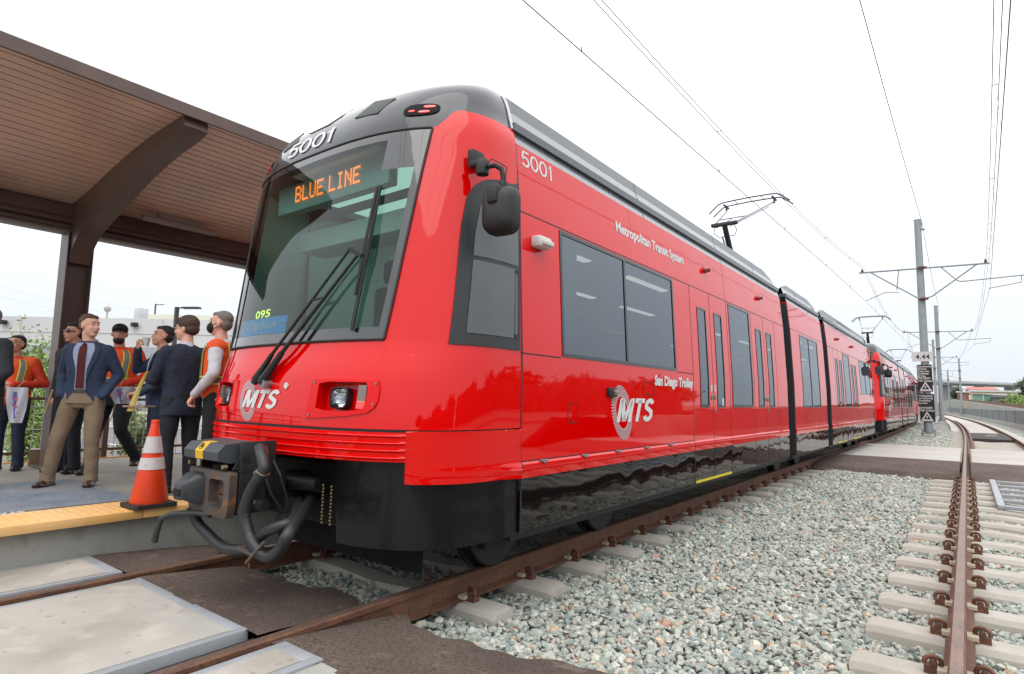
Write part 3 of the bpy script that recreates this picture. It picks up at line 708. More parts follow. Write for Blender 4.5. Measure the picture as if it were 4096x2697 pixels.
# corner skirts, flared
for s in (-1, 1):
    b = MB()
    def fn(u, v, s=s):
        t = lerp(tb, 2, u); z = lerp(.775-.02*u, 1.092, v); off = .012+.016*max(0, 1-abs(v-.22)/.10)*u+ (.012 if v < .2 else 0)*u
        return NP(s*t, z, off)
    b.grid(fn, 26, 30)
    def fn(u, v, s=s): return NP(s*tb, lerp(.775, 1.092, v), lerp(.012, -.10, u))
    b.grid(fn, 2, 3)
    def fn(u, v, s=s): return NP(s*lerp(tb, 2, u), 1.092, lerp(.012, -.01, v))
    b.grid(fn, 20, 1)
    ENDS.append(B('corner_skirt', b, RED, smooth=35))
    b = MB(); ti = tx(.62, .6)
    def fn(u, v, s=s): return NP(s*lerp(ti, 2, u), lerp(.335+.06*u, .90 if u < .3 else .776, v), -.17*(1-min(1, u*1.6))-.012)
    b.grid(fn, 30, 10); ENDS.append(B('lower_apron', b, mat('apron_black', (.007, .0075, .009), .35, spec=.3, coat=.12, bump=(2, .1, .01, 1)), smooth=50))
# windscreen: black border, clear part, gasket
def wsP(a, z, off): return NP(a*te(z), z, off)
ZB, ZTp = 1.668, 3.135
def inner_l(z): return -.93
b = MB()
def wedge(z): return .915-.0*z
def strip(fa, fb, z0, z1, n1=30, n2=24):
    def fn(u, v): z = lerp(z0, z1, v); return wsP(lerp(fa(z), fb(z), u), z, .006)
    b.grid(fn, n1, n2)
strip(lambda z: -1, lambda z: 1, ZB, 1.745, 50, 3)
strip(lambda z: -1, lambda z: -.915, 1.745, ZTp, 4, 30)
strip(lambda z: .915, lambda z: 1, 1.745, ZTp, 4, 30)
strip(lambda z: .60, lambda z: .915, 2.85, ZTp, 12, 8)
strip(lambda z: -.915, lambda z: .60, 3.075, ZTp, 40, 2)
ws = B('windscreen', b, mat('screen_border', (.018, .02, .024), .06, coat=1., spec=.8), smooth=60); ENDS.append(ws)
b = MB()
def strip2(a0, a1, z0, z1, n1, n2):
    def fn(u, v): z = lerp(z0, z1, v); return wsP(lerp(a0, a1, u), z, .006)
    b.grid(fn, n1, n2)
strip2(-.915, .60, 1.745, 3.075, 44, 26); strip2(.60, .915, 1.745, 2.85, 12, 22)
B('glass', b, GLASS, ws, smooth=60)
b = MB()
pts = [wsP(-1+2*i/40, ZB-.004, .008) for i in range(41)]+[wsP(1, lerp(ZB, ZTp, i/20), .008) for i in range(21)]+[wsP(1-2*i/40, ZTp+.004, .008) for i in range(41)]+[wsP(-1, lerp(ZTp, ZB, i/20), .008) for i in range(21)]

for q0, q1 in ((0, 41), (41, 62), (62, 103), (103, 124)): b.tube(pts[q0:q1], .0085, 6)
B('gasket', b, RUB, ws)
# head lamps
for s in (-1, 1):
    b = MB()
    out = [(.475, 1.405), (.60, 1.408), (.80, 1.408), (.99, 1.400), (1.005, 1.36), (1.005, 1.27), (.985, 1.225), (.94, 1.195), (.80, 1.172), (.62, 1.158), (.455, 1.150)]
    inn = [(.545, 1.375), (.62, 1.388), (.80, 1.388), (.915, 1.385), (.928, 1.35), (.928, 1.27), (.92, 1.235), (.90, 1.215), (.80, 1.205), (.62, 1.205), (.545, 1.22)]
    k = len(out); vs = [nsurf(s*p[0], p[1], o) for o, L in ((0, out), (.012, [(q[0]*.985+.0105, q[1]*.985+.019) for q in out]), (.012, inn), (-.075, inn)) for p in L]
    b.add(vs, [(r*k+i, r*k+(i+1) % k, (r+1)*k+(i+1) % k, (r+1)*k+i) for r in range(3) for i in range(k)]+[tuple(3*k+i for i in range(k))])
    hl = B('headlight', b, REDP, smooth=28); ENDS.append(hl)
    for (xx, zz) in ((.505, 1.385), (.975, 1.378), (.975, 1.25), (.49, 1.175)):
        p = nsurf(s*xx, zz, .012); b = MB(); b.lathe(p, [(.010, -.004), (.008, .004)], 10, 'y'); B('screw', b, STEEL, hl)
    b = MB(); c = nsurf(s*.705, 1.29, -.045); q = Vector(nsurf(s*.705, 1.29, .01))-Vector(c); q.normalize(); ax = Vector((0, 0, 1)).cross(q).normalized(); az = q.cross(ax)
    def sup(rx, rz, d, nn=28, p=4.): return [Vector(c)+q*d+ax*rx*math.copysign(abs(math.cos(2*PI*i/nn))**(2/p), math.cos(2*PI*i/nn))+az*rz*math.copysign(abs(math.sin(2*PI*i/nn))**(2/p), math.sin(2*PI*i/nn)) for i in range(nn)]
    vs = sup(.072, .070, -.02)+sup(.072, .070, .030)+sup(.066, .063, .034)+sup(.060, .058, .012); nn = 28
    b.add(vs, [(r*nn+i, r*nn+(i+1) % nn, (r+1)*nn+(i+1) % nn, (r+1)*nn+i) for r in range(3) for i in range(nn)])
    lamp = B('lamp_housing', b, BLKM, hl)
    b = MB(); vs = sup(.060, .058, .014)+sup(.045, .044, -.004)+sup(.02, .02, -.018); b.add(vs, [(r*nn+i, r*nn+(i+1) % nn, (r+1)*nn+(i+1) % nn, (r+1)*nn+i) for r in range(2) for i in range(nn)]+[tuple(2*nn+i for i in range(nn))])
    b.obox(Vector(c)+q*.012, ax, az, q, .058, .003, .004)
    B('reflector', b, CHR, hl, smooth=60)
    b = MB(); vs = sup(.063, .061, .033)+sup(.045, .044, .045)+sup(.02, .02, .050); b.add(vs, [(r*nn+i, r*nn+(i+1) % nn, (r+1)*nn+(i+1) % nn, (r+1)*nn+i) for r in range(2) for i in range(nn)]+[tuple(2*nn+i for i in range(nn))])
    B('lens', b, glassmat('lamp_glass', (.85, .88, .92), 1.5) if 'lamp_glass' not in MATS else MATS['lamp_glass'], hl, smooth=60)
    b = MB(); c2 = Vector(nsurf(s*.885, 1.296, -.028)); b.obox(c2, ax, az, q, .032, .074, .02); tl = B('tail_lamp', b, mat('tail_grid', (.42, .27, .22), .3, coat=.8), hl)
    b = MB()
    for i in range(7): b.obox(c2+az*(-.012+i*.012)+q*.0205, ax, az, q, .030, .0012, .002)
    for i in range(6): b.obox(c2+ax*(-.025+i*.010)+q*.0205+az*.022, ax, az, q, .0010, .045, .002)
    B('grid', b, STEEL, tl, smooth=0)
    b = MB(); b.obox(c2+q*.021-az*.052, ax, az, q, .030, .020, .004); B('lens', b, REDLED, tl)
b = MB(); b.lathe(nsurf(.20, 1.362, 0), [(.022, -.01), (.020, .001), (.012, .004)], 14, 'y'); ENDS.append(B('wash_cap', b, WHITE))

# logo (ring of rays with italic letters)
def logo(mb_r, mb_t, fn, s):      # fn maps (x,y) with letter height 1 -> 3D ; ring centre (.62,.42)
    n = 54; cx_, cy_ = .55, .40
    for i in range(n):
        a = 2*PI*i/n; da = PI/n*.50; pts = []
        for r, k in ((.78, 1.), (1.24, 1.), (1.24, -1.), (.78, -1.)):
            rr = r; aa = a+da*k+(.10 if r > 1 else 0); x, y = rr*math.cos(aa)*.80, rr*math.sin(aa)
            pts.append(fn((cx_+x*.92-y*.16)*s, (cy_+y*.92-x*.05)*s))
        mb_r.add(pts, [(0, 1, 2, 3)])
    n = 40
    for i in range(n):
        a0, a1 = 2*PI*i/n, 2*PI*(i+1)/n; q = []
        for r, a in ((.74, a0), (.79, a0), (.79, a1), (.74, a1)):
            x, y = r*math.cos(a)*.80, r*math.sin(a); q.append(fn((cx_+x*.92-y*.16)*s, (cy_+y*.92-x*.05)*s))
        mb_r.add(q, [(0, 1, 2, 3)])
    vs, fs = strokes(GM+shiftp(GT, .90)+shiftp(GS, 1.58), .20, shear=.27, h=1.0*s); w = max(v[0] for v in vs)-min(v[0] for v in vs); x0 = min(v[0] for v in vs)
    mb_t.add([fn((v[0]-x0)*3.75*s/w, v[1], 1) for v in vs], fs)
b, b2 = MB(), MB()
logo(b, b2, lambda x, y, k=0: nsurf(-.345+x, 1.203+y, .0025+.002*k), .128)
lg = B('logo', b, SILV, smooth=0); B('letters', b2, WHITE, lg, smooth=0)
LOGOS = [lg]
# number on the cab roof
b = MB(); vs, fs = text5001(.165, .002); w = max(v[0] for v in vs)-min(v[0] for v in vs); x0 = min(v[0] for v in vs)
b.add([nsurf(-.435+(v[0]-x0)*.60/w, 3.205+v[1]*1.12, .005) for v in vs], fs); NUM = [B('number', b, WHITE, smooth=0)]
# wiper
b = MB()
A0, A1 = Vector(nsurf(-.155, 1.40, .05)), Vector(nsurf(.655, 2.27, .075)); B0, B1 = Vector(nsurf(-.05, 1.40, .05)), Vector(nsurf(.735, 2.235, .075))
b.tube([A0, A0.lerp(A1, .3), A1], [.016, .011, .008], 8); b.tube([B0, B0.lerp(B1, .3), B1], [.022, .014, .010], 8)
b.beam(A1, B1+Vector((.03, 0, -.03)), .035, .025); b.beam(A0.lerp(A1, .62), B0.lerp(B1, .66), .012, .012)
b.tube([Vector(nsurf(-.155, 1.375, .04)), A0.lerp(A1, .20)], [.026, .017], 8); b.tube([Vector(nsurf(-.05, 1.375, .045)), B0.lerp(B1, .22)], [.033, .020], 8)
b.tube([nsurf(.775, 2.70, .050), nsurf(.765, 2.27, .075), nsurf(.735, 1.95, .055)], .010, 6)
wp = B('wiper', b, BLKM); ENDS.append(wp)
b = MB(); b.tube([nsurf(.785, 2.72, .03), nsurf(.765, 2.30, .030), nsurf(.730, 1.72, .030)], .014, 6); b.tube([nsurf(.785, 2.72, .014), nsurf(.730, 1.72, .014)], .004, 4); B('blade', b, RUB, wp)
b = MB(); b.lathe(nsurf(-.01, 1.372, .0), [(.03, -.06), (.03, .005), (.02, .008)], 12, 'y'); B('pivot', b, STEEL, wp)
# cab side windows
for s in (-1, 1):
    b = MB()
    def tl_(z): return tx(1.285-(z-1.64)*.01, z)-(0. if z < 2.35 else -.0)
    def tl2(z):
        return float(np.interp(z, [1.64, 2.45, 2.65, 2.74, 2.80, 2.835, 2.855, 2.87], [.705, .725, .745, .785, .845, .93, 1.10, 1.75]))
    def fn(u, v, s=s): z = lerp(1.64, 2.87, 1-(1-v)**1.6); t = lerp(tl2(min(z, 2.868)), 1.90, u); return NP(s*t, z, .009)
    b.grid(fn, 16, 60)
    fr = B('cab_side_window', b, mat('window_frame_dark', (.024, .027, .03), .42), smooth=60); ENDS.append(fr)
    def pane(t0, t1, z0, z1, off, arch=False):
        bb = MB()
        def fn(u, v): 
            z = lerp(z0, z1, v); a = max(t0, tl2(min(2.87, z+.05))+.08) if arch else t0; a = min(a, t1-.01); return NP(s*lerp(a, t1, u), z, off)
        bb.grid(fn, 12, 24); return B('pane', bb, mat('cab_pane', (.06, .072, .08), .03, coat=1., spec=.0, cior=1.7, var=[(3, (.085, .10, .108), .3, .7, 2)]), fr, smooth=60)
    pane(.80, 1.80, 2.245, 2.81, .013, True); pane(.79, 1.40, 1.72, 2.215, .013, True); pane(1.45, 1.72, 1.75, 2.19, .011)
    bb = MB(); 
    for z0, z1, t0, t1 in ((1.735, 2.205, 1.43, 1.45), (1.735, 2.205, 1.72, 1.76), (1.725, 1.75, 1.43, 1.76), (2.19, 2.21, 1.43, 1.76)):
        bb.grid(lambda u, v: NP(s*lerp(t0, t1, u), lerp(z0, z1, v), .016), 2, 4)
    B('slider_frame', bb, RUB, fr)
# mirrors
for s in (-1, 1):
    def mp(x, y, z): return (XC+s*(x-XC), y, z)
    b = MB(); b.box((min(mp(1.22, 0, 0)[0], mp(1.275, 0, 0)[0]), 2.86, 2.86), (max(mp(1.22, 0, 0)[0], mp(1.275, 0, 0)[0]), 2.98, 2.97), .01); base = B('mirror', b, BLKM); ENDS.append(base)
    b = MB(); cxm = mp(1.36, 0, 0)[0]; b.lathe((cxm, 2.86, 2.765), [(.042, 0), (.045, .03), (.045, .08), (.035, .10)], 14, 'z'); b.box((min(mp(1.255, 0, 0)[0], cxm), 2.83, 2.83), (max(mp(1.255, 0, 0)[0], cxm), 2.89, 2.87), .01); B('swivel', b, BLKM, base)
    b = MB(); b.tube([mp(*p) for p in ((1.40, 2.86, 2.81), (1.45, 2.88, 2.815), (1.49, 2.90, 2.785), (1.50, 2.905, 2.73), (1.50, 2.905, 2.66), (1.50, 2.90, 2.62))], .018, 10); b.tube([mp(*p) for p in ((1.40, 2.84, 2.80), (1.46, 2.83, 2.84), (1.53, 2.90, 2.79), (1.52, 2.90, 2.69))], .004, 5); b.lathe(mp(1.50, 2.905, 2.655), [(.03, 0), (.032, .02), (.028, .045)], 12, 'z'); B('arm', b, BLKM, base)
    b = MB(); n = 24
    def ring(w, h, y): return [mp(1.50+w*math.copysign(abs(math.cos(2*PI*i/n))**.5, math.cos(2*PI*i/n)), y, 2.50+h*math.copysign(abs(math.sin(2*PI*i/n))**.5, math.sin(2*PI*i/n))-.006*math.cos(2*PI*i/n)) for i in range(n)]
    R4 = [ring(.075, .10, 2.80), ring(.115, .14, 2.835), ring(.128, .155, 2.88), ring(.128, .155, 2.93), ring(.118, .145, 2.932)]
    vs = [p for r in R4 for p in r]; b.add(vs, [(r*n+i, r*n+(i+1) % n, (r+1)*n+(i+1) % n, (r+1)*n+i) for r in range(4) for i in range(n)]+[tuple(range(n))])
    b.box((min(mp(1.46, 0, 0)[0], mp(1.54, 0, 0)[0]), 2.785, 2.53), (max(mp(1.46, 0, 0)[0], mp(1.54, 0, 0)[0]), 2.84, 2.65), .012)
    hs = B('housing', b, BLKM, base, smooth=50)
    b = MB(); r = ring(.118, .145, 2.931); b.add(r, [tuple(range(n))]); B('mirror_glass', b, PANE, hs)
    if s == -1: LEFTM = base

# sides: bands of body between stations
def hw(z): return float(np.interp(z, [.38, .75, .84, .846, .86, .88, 1.6, 2.66, 3.2], [1.405, 1.408, 1.418, 1.418, 1.402, 1.402, 1.40, 1.355, 1.305]))
ZBR = [.752, .80, .838, .848, .862, .90, 1.243, 1.635, 2.0, 2.3, 2.445, 2.655, 2.85, 3.05, 3.2]
def half(Y): return 2*CY-Y       # mirror station about the centre of the car
MODS = [(YS, 11.22), (11.78, half(11.78)), (half(11.22), half(YS))]
WIN = [(3.88, 6.20)]; WIN2 = [(8.12, 9.12)]; MIDW = [(12.50, 14.18)]
def mirr(L): return [(half(q), half(p)) for p, q in L]
BIG = [(3.90, 6.20, 1.635, 2.655), (half(6.20), half(3.90), 1.635, 2.655), (8.13, 9.10, 1.243, 2.655), (half(9.10), half(8.13), 1.243, 2.655), (12.48, 14.18, 1.243, 2.655)]
DOORS = [(6.72, 8.02), (9.20, 10.52)]; DOORS += mirr(DOORS)
DW = []
for a, c in DOORS:
    mdl = (a+c)/2; DW += [(a+.20, mdl-.15, 1.243, 2.445), (mdl+.15, c-.20, 1.243, 2.445)]
HOLES = BIG+DW
for s in (-1, 1):
    bR, bK = MB(), MB()
    for (m0, m1) in MODS:
        ys = sorted(set([m0, m1]+[v for h in HOLES for v in h[:2] if m0 < v < m1]+[m0+(m1-m0)*i/24 for i in range(25)]))
        ys = [y for i, y in enumerate(ys) if i == 0 or y-ys[i-1] > 1e-4]
        zz = [z for z in ZBR]
        vs = [(XC+s*hw(z), y, z) for z in zz for y in ys]; fs = []; n = len(ys)
        for j in range(len(zz)-1):
            for i in range(n-1):
                ym, zm = (ys[i]+ys[i+1])/2, (zz[j]+zz[j+1])/2
                if any(h[0] < ym < h[1] and h[2] < zm < h[3] for h in HOLES): continue
                fs.append((j*n+i, j*n+i+1, (j+1)*n+i+1, (j+1)*n+i))
        bR.add(vs, fs)
        for ye in (m0, m1):
            if abs(ye-YS) > .01 and abs(ye-half(YS)) > .01:
                sg = 1 if ye == m0 else -1
                vs = [(XC+s*hw(z), ye, z) for z in zz]+[(XC+s*(hw(z)-.20), ye, z) for z in zz]; k = len(zz)
                bR.add(vs, [(j, j+1, k+j+1, k+j) for j in range(k-1)])
        z2 = [.388, .50, .62, .7515]
        vs = [(XC+s*(hw(z)-.002), y, z) for z in z2 for y in ys]; bK.add(vs, [(j*n+i, j*n+i+1, (j+1)*n+i+1, (j+1)*n+i) for j in range(3) for i in range(n-1)])
        vs = [(XC+s*(1.403-d), y, .388) for d in (0, .12) for y in ys]; bK.add(vs, [(i, i+1, n+i+1, n+i) for i in range(n-1)])
    B('body_side', bR, RED, smooth=30); sk_ = B('lower_skirt', bK, BLKG, smooth=30)
    # seams
    b = MB()
    def seam_v(y, z0, z1, w=.010):
        zz = [z0]+[z for z in ZBR if z0 < z < z1]+[z1]
        vs = [(XC+s*(hw(z)+.0012), y+d, z) for z in zz for d in (-w/2, w/2)]; b.add(vs, [(2*i, 2*i+1, 2*i+3, 2*i+2) for i in range(len(zz)-1)])
    def seam_h(z, y0, y1, w=.010):
        b.add([(XC+s*(hw(z)+.0012), y, z+d) for y, d in ((y0, -w/2), (y1, -w/2), (y1, w/2), (y0, w/2))], [(0, 1, 2, 3)])
    for E in (lambda y: y, half):
        seam_v(E(YS+.012), .39, 3.2, .016); seam_v(E(6.13), .39, .75, .008)
        seam_h(2.672, E(YS), E(11.22)); seam_h(1.625, E(YS), E(3.88)); seam_h(1.625, E(6.22), E(6.70)); seam_h(.864, E(YS), E(6.70), .013)
        for y in (6.70, 7.37, 8.04, 9.18, 9.86, 10.54): seam_v(E(y), .39, 2.672, .012)
        seam_v(E(8.04), 2.672, 3.2, .006); seam_h(1.243, E(10.54), E(11.22), .006)
    seam_h(2.70, 11.78, half(11.78), .008)
    B('panel_seams', b, BLKM, smooth=0)
    # hatches and hinges
    if s == 1:
        for y0, y1, z0, z1 in ((3.985, 4.125, 1.12, 1.275), (5.36, 5.60, 1.36, 1.49)):
            b = MB(); x = XC+1.4035
            for p, q in (((y0, z0), (y1, z0)), ((y1, z0), (y1, z1)), ((y1, z1), (y0, z1)), ((y0, z1), (y0, z0))): b.beam((x, p[0], p[1]), (x, q[0], q[1]), .003, .004)
            h = B('hatch', b, mat('seam_dark_red', (.12, .004, .004), .6), smooth=0)
            bb = MB(); bb.lathe((x, (y0+y1)/2, z0+.012), [(.010, -.001), (.010, .003)], 8, 'x'); B('latch', bb, BLKM, h)
    for y in (3.64, 4.23, 4.81, 5.41, 5.99):
        for yy in (y, half(y)):
            b = MB(); b.box((min(XC+s*1.40, XC+s*1.424), yy-.045, .853), (max(XC+s*1.40, XC+s*1.424), yy+.045, .868), .003); b.box((min(XC+s*1.41, XC+s*1.43), yy-.02, .842), (max(XC+s*1.41, XC+s*1.43), yy+.02, .856), .003); B('hinge', b, STEEL, sk_)
    # windows
    def side_win(y0, y1, z0, z1, name, mull=None, fr=.030):
        b = MB()
        def bar(ya, yb, za, zb_):
            zz = [za]+[z for z in ZBR if za < z < zb_]+[zb_]
            for zz0, zz1 in zip(zz[:-1], zz[1:]):
                vs = []
                for z in (zz0, zz1):
                    for d in (-.012, .006):
                        vs += [(XC+s*(hw(z)+d), ya, z), (XC+s*(hw(z)+d), yb, z)]
                b.add(vs, [(0, 1, 3, 2), (4, 6, 7, 5), (0, 4, 5, 1), (2, 3, 7, 6), (0, 2, 6, 4), (1, 5, 7, 3)])
        bar(y0, y0+fr, z0, z1); bar(y1-fr, y1, z0, z1); bar(y0+fr, y1-fr, z0, z0+fr); bar(y0+fr, y1-fr, z1-fr, z1)
        if mull: bar(mull-.018, mull+.018, z0+fr, z1-fr)
        o = B(name, b, mat('window_rubber', (.014, .017, .02), .3, coat=.3), smooth=0)
        b = MB()
        def fn(u, v): z = lerp(z0+.5*fr, z1-.5*fr, v); return (XC+s*(hw(z)-.002), lerp(y0+.5*fr, y1-.5*fr, u), z)
        b.grid(fn, 6, 10); B('pane', b, WGLASS, o); return o
    for h in BIG:
        wide = h[1]-h[0] > 1.2; side_win(*h, 'window', mull=((h[0]+h[1])/2-(0.02 if h[0] < CY else -.02)) if wide else None)
    for a, c in DOORS:
        mdl = (a+c)/2
        for y0, y1, sgn in ((a, mdl, 1), (mdl, c, -1)):
            b = MB(); x = XC+s*1.404
            b.box((min(x-s*.03, x), y0+.012, .392), (max(x-s*.03, x), y1-.012, .41)); d = B('door', b, BLKM)
            w_ = [q for q in DW if y0 < q[0] < y1][0]; q = side_win(*w_, 'door_window', fr=.022); q.parent = d
            yb = mdl-sgn*.06
            bb = MB(); bb.lathe((XC+s*(hw(1.37)+.001), yb, 1.37), [(.034, -.004), (.036, .004), (.028, .008)], 18, 'x' ) if s == 1 else bb.lathe((XC+s*(hw(1.37)+.001), yb, 1.37), [(.034, .004), (.036, -.004), (.028, -.008)], 18, 'x')
            bt = B('door_button', bb, STEEL, d); bb = MB(); bb.lathe((XC+s*(hw(1.37)+.009), yb, 1.37), [(.025, -.001), (.025, .001*s)], 16, 'x'); B('button_cap', bb, mat('button_green', (.12, .38, .16), .4), bt)
            if sgn == -1:
                bb = MB(); bb.lathe((XC+s*(hw(1.2)+.001), yb, 1.20), [(.026, -.003), (.028, .004*s), (.016, .006*s)], 16, 'x'); B('key_lock', bb, STEEL, d)
        b = MB(); x = XC+s*1.406
        if a in (6.72,) or abs(c-half(9.20)) < .01 or abs(c-half(6.72)) < .01:
            b.box((min(x-s*.02, x+s*.004), a+.01, .385), (max(x-s*.02, x+s*.004), c-.01, .412)); B('door_step_edge', b, mat('step_yellow', (.80, .62, .02), .5))
    for y in (7.32, 9.75, half(7.32), half(9.75)):
        b = MB(); b.lathe((XC+s*(hw(2.97)), y, 2.97), [(.045, -.01), (.045, s*.02), (.035, s*.045), (.015, s*.055)], 16, 'x'); o = B('marker_light', b, REDLENS, smooth=50)
        b = MB(); b.lathe((XC+s*(hw(2.97)+.036), y+.022, 2.965), [(.026, -.005), (.022, s*.03)], 10, 'x'); B('lamp_cover', b, BLKM, o)
    # roof fairings
    for (m0, m1) in MODS:
        b, b2 = MB(), MB(); a0, a1 = (m0+.004, m1-.02)
        pr = [(1.303, 3.197), (1.255, 3.345), (1.207, 3.493)]
        b.add([(XC+s*p, y, z) for y in (a0, a1) for p, z in pr], [(0, 1, 4, 3), (1, 2, 5, 4)])
        e0 = .0 if m0 == YS else .55; e1 = .0 if abs(m1-half(YS)) < .01 else .55
        b2.add([(XC+s*1.209, a0, 3.488), (XC+s*1.209, a1, 3.488), (XC+s*1.178, a1-e1, 3.61), (XC+s*1.178, a0+e0, 3.61), (XC+s*1.10, a1-e1, 3.61), (XC+s*1.10, a0+e0, 3.61), (XC+s*1.10, a1, 3.40), (XC+s*1.10, a0, 3.40)],
               [(0, 1, 2, 3), (3, 2, 4, 5), (5, 4, 6, 7), (0, 3, 5, 7), (1, 6, 4, 2)])
        f = B('roof_fairing', b, FGREY, smooth=0); B('fairing_top', b2, FDARK, f, smooth=0)
        bb = MB()
        for y in ([5.6, 8.05, 9.9] if m0 == YS else ([half(5.6), half(8.05)] if m1 > 20 else [12.9])):
            bb.add([(XC+s*(p+.0015), y+d, z) for p, z in pr+[(1.180, 3.60)] for d in (-.006, .006)], [(0, 1, 3, 2), (2, 3, 5, 4), (4, 5, 7, 6)])
        B('fairing_seam', bb, BLKM, f, smooth=0)
# roof, floor, end walls
b = MB()
for m0, m1 in MODS: b.box((XC-1.30, m0, 3.30), (XC+1.30, m1, 3.36))
b.box((XC-.9, 4.2, 3.36), (XC+.9, 6.9, 3.56), .04); b.box((XC-.9, half(6.9), 3.36), (XC+.9, half(4.2), 3.56), .04); b.box((XC-.7, 8.2, 3.36), (XC+.7, 10.6, 3.52), .04)
B('roof', b, FDARK, smooth=20)
b = MB()
for m0, m1 in MODS: b.box((XC-1.33, m0, .32), (XC+1.33, m1, .40))
b.box((XC-1.15, 2.75, .36), (XC+1.15, YS, .42)); B('underframe', b, BLKM, smooth=0)
# bellows
for y0, y1 in ((11.215, 11.785), (half(11.785), half(11.215))):
    b = MB(); n = 14; prof = [(-1.29, .45), (-1.29, 1.8), (-1.25, 2.7), (-1.19, 3.25), (-1.12, 3.50), (-1.02, 3.62), (1.02, 3.62), (1.12, 3.50), (1.19, 3.25), (1.25, 2.7), (1.29, 1.8), (1.29, .45)]
    k = len(prof); vs = []
    for i in range(n+1):
        f = 1. if i % 2 == 0 else .965; y = lerp(y0, y1, i/n)
        vs += [(XC+p*f, y, z if z < 3.3 else z-(1-f)*1.2) for p, z in prof]
    b.add(vs, [(i*k+j, i*k+j+1, (i+1)*k+j+1, (i+1)*k+j) for i in range(n) for j in range(k-1)]); B('bellows', b, RUB, smooth=0)
    b = MB()
    for ye, dy in ((y0, .05), (y1-.0, -.03)):
        vs = [(XC+p*q, ye+d, z) for d in (0, dy) for q in (1.085,) for p, z in prof if z < 3.3]
        b.add([(XC+sg*(hw(z)-.005-dd), ye+d, z) for sg in (1,) for z in (.40, 1.6, 2.66, 3.18) for d, dd in ((0, 0), (dy, 0), (dy, .1))], [(3*i+j, 3*i+j+1, 3*i+j+4, 3*i+j+3) for i in range(3) for j in range(2)])
    B('joint_edge', b, DKG, smooth=0)
# side lettering, cameras, lamp boxes (near side)
def sideP(off=.003): return lambda x, y, k=0: (XC+hw(y)+off+.002*k, x, y)
def side_text(s_, y0, z0, size, width, **k):
    b = MB(); vs, fs = text2d(s_, size, **k); w = max(v[0] for v in vs)-min(v[0] for v in vs); x0 = min(v[0] for v in vs)
    b.add([(XC+hw(z0+v[1])+.003, y0+(v[0]-x0)*width/w, z0+v[1]) for v in vs], fs); return b
b = MB(); vs, fs = text5001(.175, .004); w = max(v[0] for v in vs)-min(v[0] for v in vs); x0 = min(v[0] for v in vs)
b.add([(XC+hw(3.045+v[1])+.003, 3.43+(v[0]-x0)*.41/w, 3.045+v[1]) for v in vs], fs); NUM.append(B('number', b, WHITE, smooth=0))
LET = [B('lettering', side_text('Metropolitan Transit System', 4.92, 2.90, .140, 1.69, offset=.0052), WHITE, smooth=0), B('lettering', side_text('San Diego Trolley', 5.62, 1.470, .135, 1.06, offset=.0068), WHITE, smooth=0)]
b, b2 = MB(), MB(); f0 = sideP(.0028)
logo(b, b2, lambda x, y, k=0: (XC+hw(1.11+y)+.0028+.002*k, 4.785+x, 1.110+y), .215)
lg2 = B('logo', b, SILV, smooth=0); B('letters', b2, WHITE, lg2, smooth=0); LOGOS.append(lg2)
for y in (7.30, 7.44): LET.append(B('door_notice', (lambda: (lambda b: [b.box((XC+hw(1.5)+.001, y-.03+.012*i, 1.44+.0*i), (XC+hw(1.5)+.0025, y-.03+.012*i+.008, 1.44+(.10 if i % 2 else .075))) for i in range(5)] and b)(MB()))(), WHITE, smooth=0))
b = MB(); b.box((XC+1.36, 3.50, 2.425), (XC+1.45, 3.67, 2.515), .022); b.box((XC+1.44, 3.53, 2.44), (XC+1.475, 3.66, 2.48), .012); o = B('lamp_box', b, mat('white_plastic', (.75, .74, .72), .4))
b = MB(); b.box((XC+1.39, 4.615, 1.335), (XC+1.435, 4.77, 1.415), .012); o = B('side_camera', b, BLKM); b = MB(); b.box((XC+1.4355, 4.68, 1.348), (XC+1.440, 4.75, 1.400), .003); B('lens', b, mat('cam_lens', (.16, .13, .09), .1, coat=1.), o)
b = MB(); b.box((XC+1.396, 7.70, 1.25), (XC+1.404, 7.76, 1.36)); LET.append(B('access_sticker', b, mat('sticker_pale', (.7, .74, .78), .4)))
# cab interior
cab = []
b = MB(); b.box((XC-1.28, 4.25, .5), (XC+1.28, 4.30, 3.1)); b.box((XC-1.0, 2.86, 3.10), (XC+1.0, 4.25, 3.14)); b.box((XC-.55, 2.70, 3.125), (XC+.55, 2.86, 3.14)); b.box((XC-1.30, 3.3, 1.0), (XC-1.26, 4.25, 1.6)); 
b.box((XC+.30, 4.20, .7), (XC+1.0, 4.245, 2.75)); 
for s in (-1, 1):
    b.grid(lambda u, v, s=s: NP(s*lerp(te(min(lerp(.95, 3.1, v), 3.1))+.02, 2, u), lerp(.95, 3.1, v), -.06), 16, 8)
    b.box((XC+s*1.24-.01, YS, .9), (XC+s*1.24+.01, 4.25, 3.1))
cab.append(B('cab_wall', b, MINT, smooth=0))
b = MB(); b.box((XC-.95, 3.05, 2.60), (XC+1.0, 3.35, 2.78), .02); b.box((XC-.2, 3.35, 2.70), (XC+1.0, 3.8, 2.82), .02); b.box((XC+.55, 2.98, 2.66), (XC+.85, 3.05, 2.76), .01); B('overhead_locker', b, mat('locker_grey', (.50, .58, .55), .5), cab[0])
b = MB(); b.grid(lambda u, v: (XC+lerp(-1.15, 1.15, u), lerp(2.52+.10*abs(lerp(-1.15, 1.15, u))**2, 3.0, v), 1.60+.10*v), 16, 6); b.box((XC-1.1, 2.95, .9), (XC+1.1, 3.05, 1.70), .02); b.box((XC-.35, 2.75, 1.66), (XC+.15, 2.98, 1.80), .02); b.box((XC+.35, 2.80, 1.66), (XC+.95, 2.98, 1.74), .02); B('dashboard', b, mat('dash_grey', (.10, .15, .14), .6), cab[0], smooth=30)
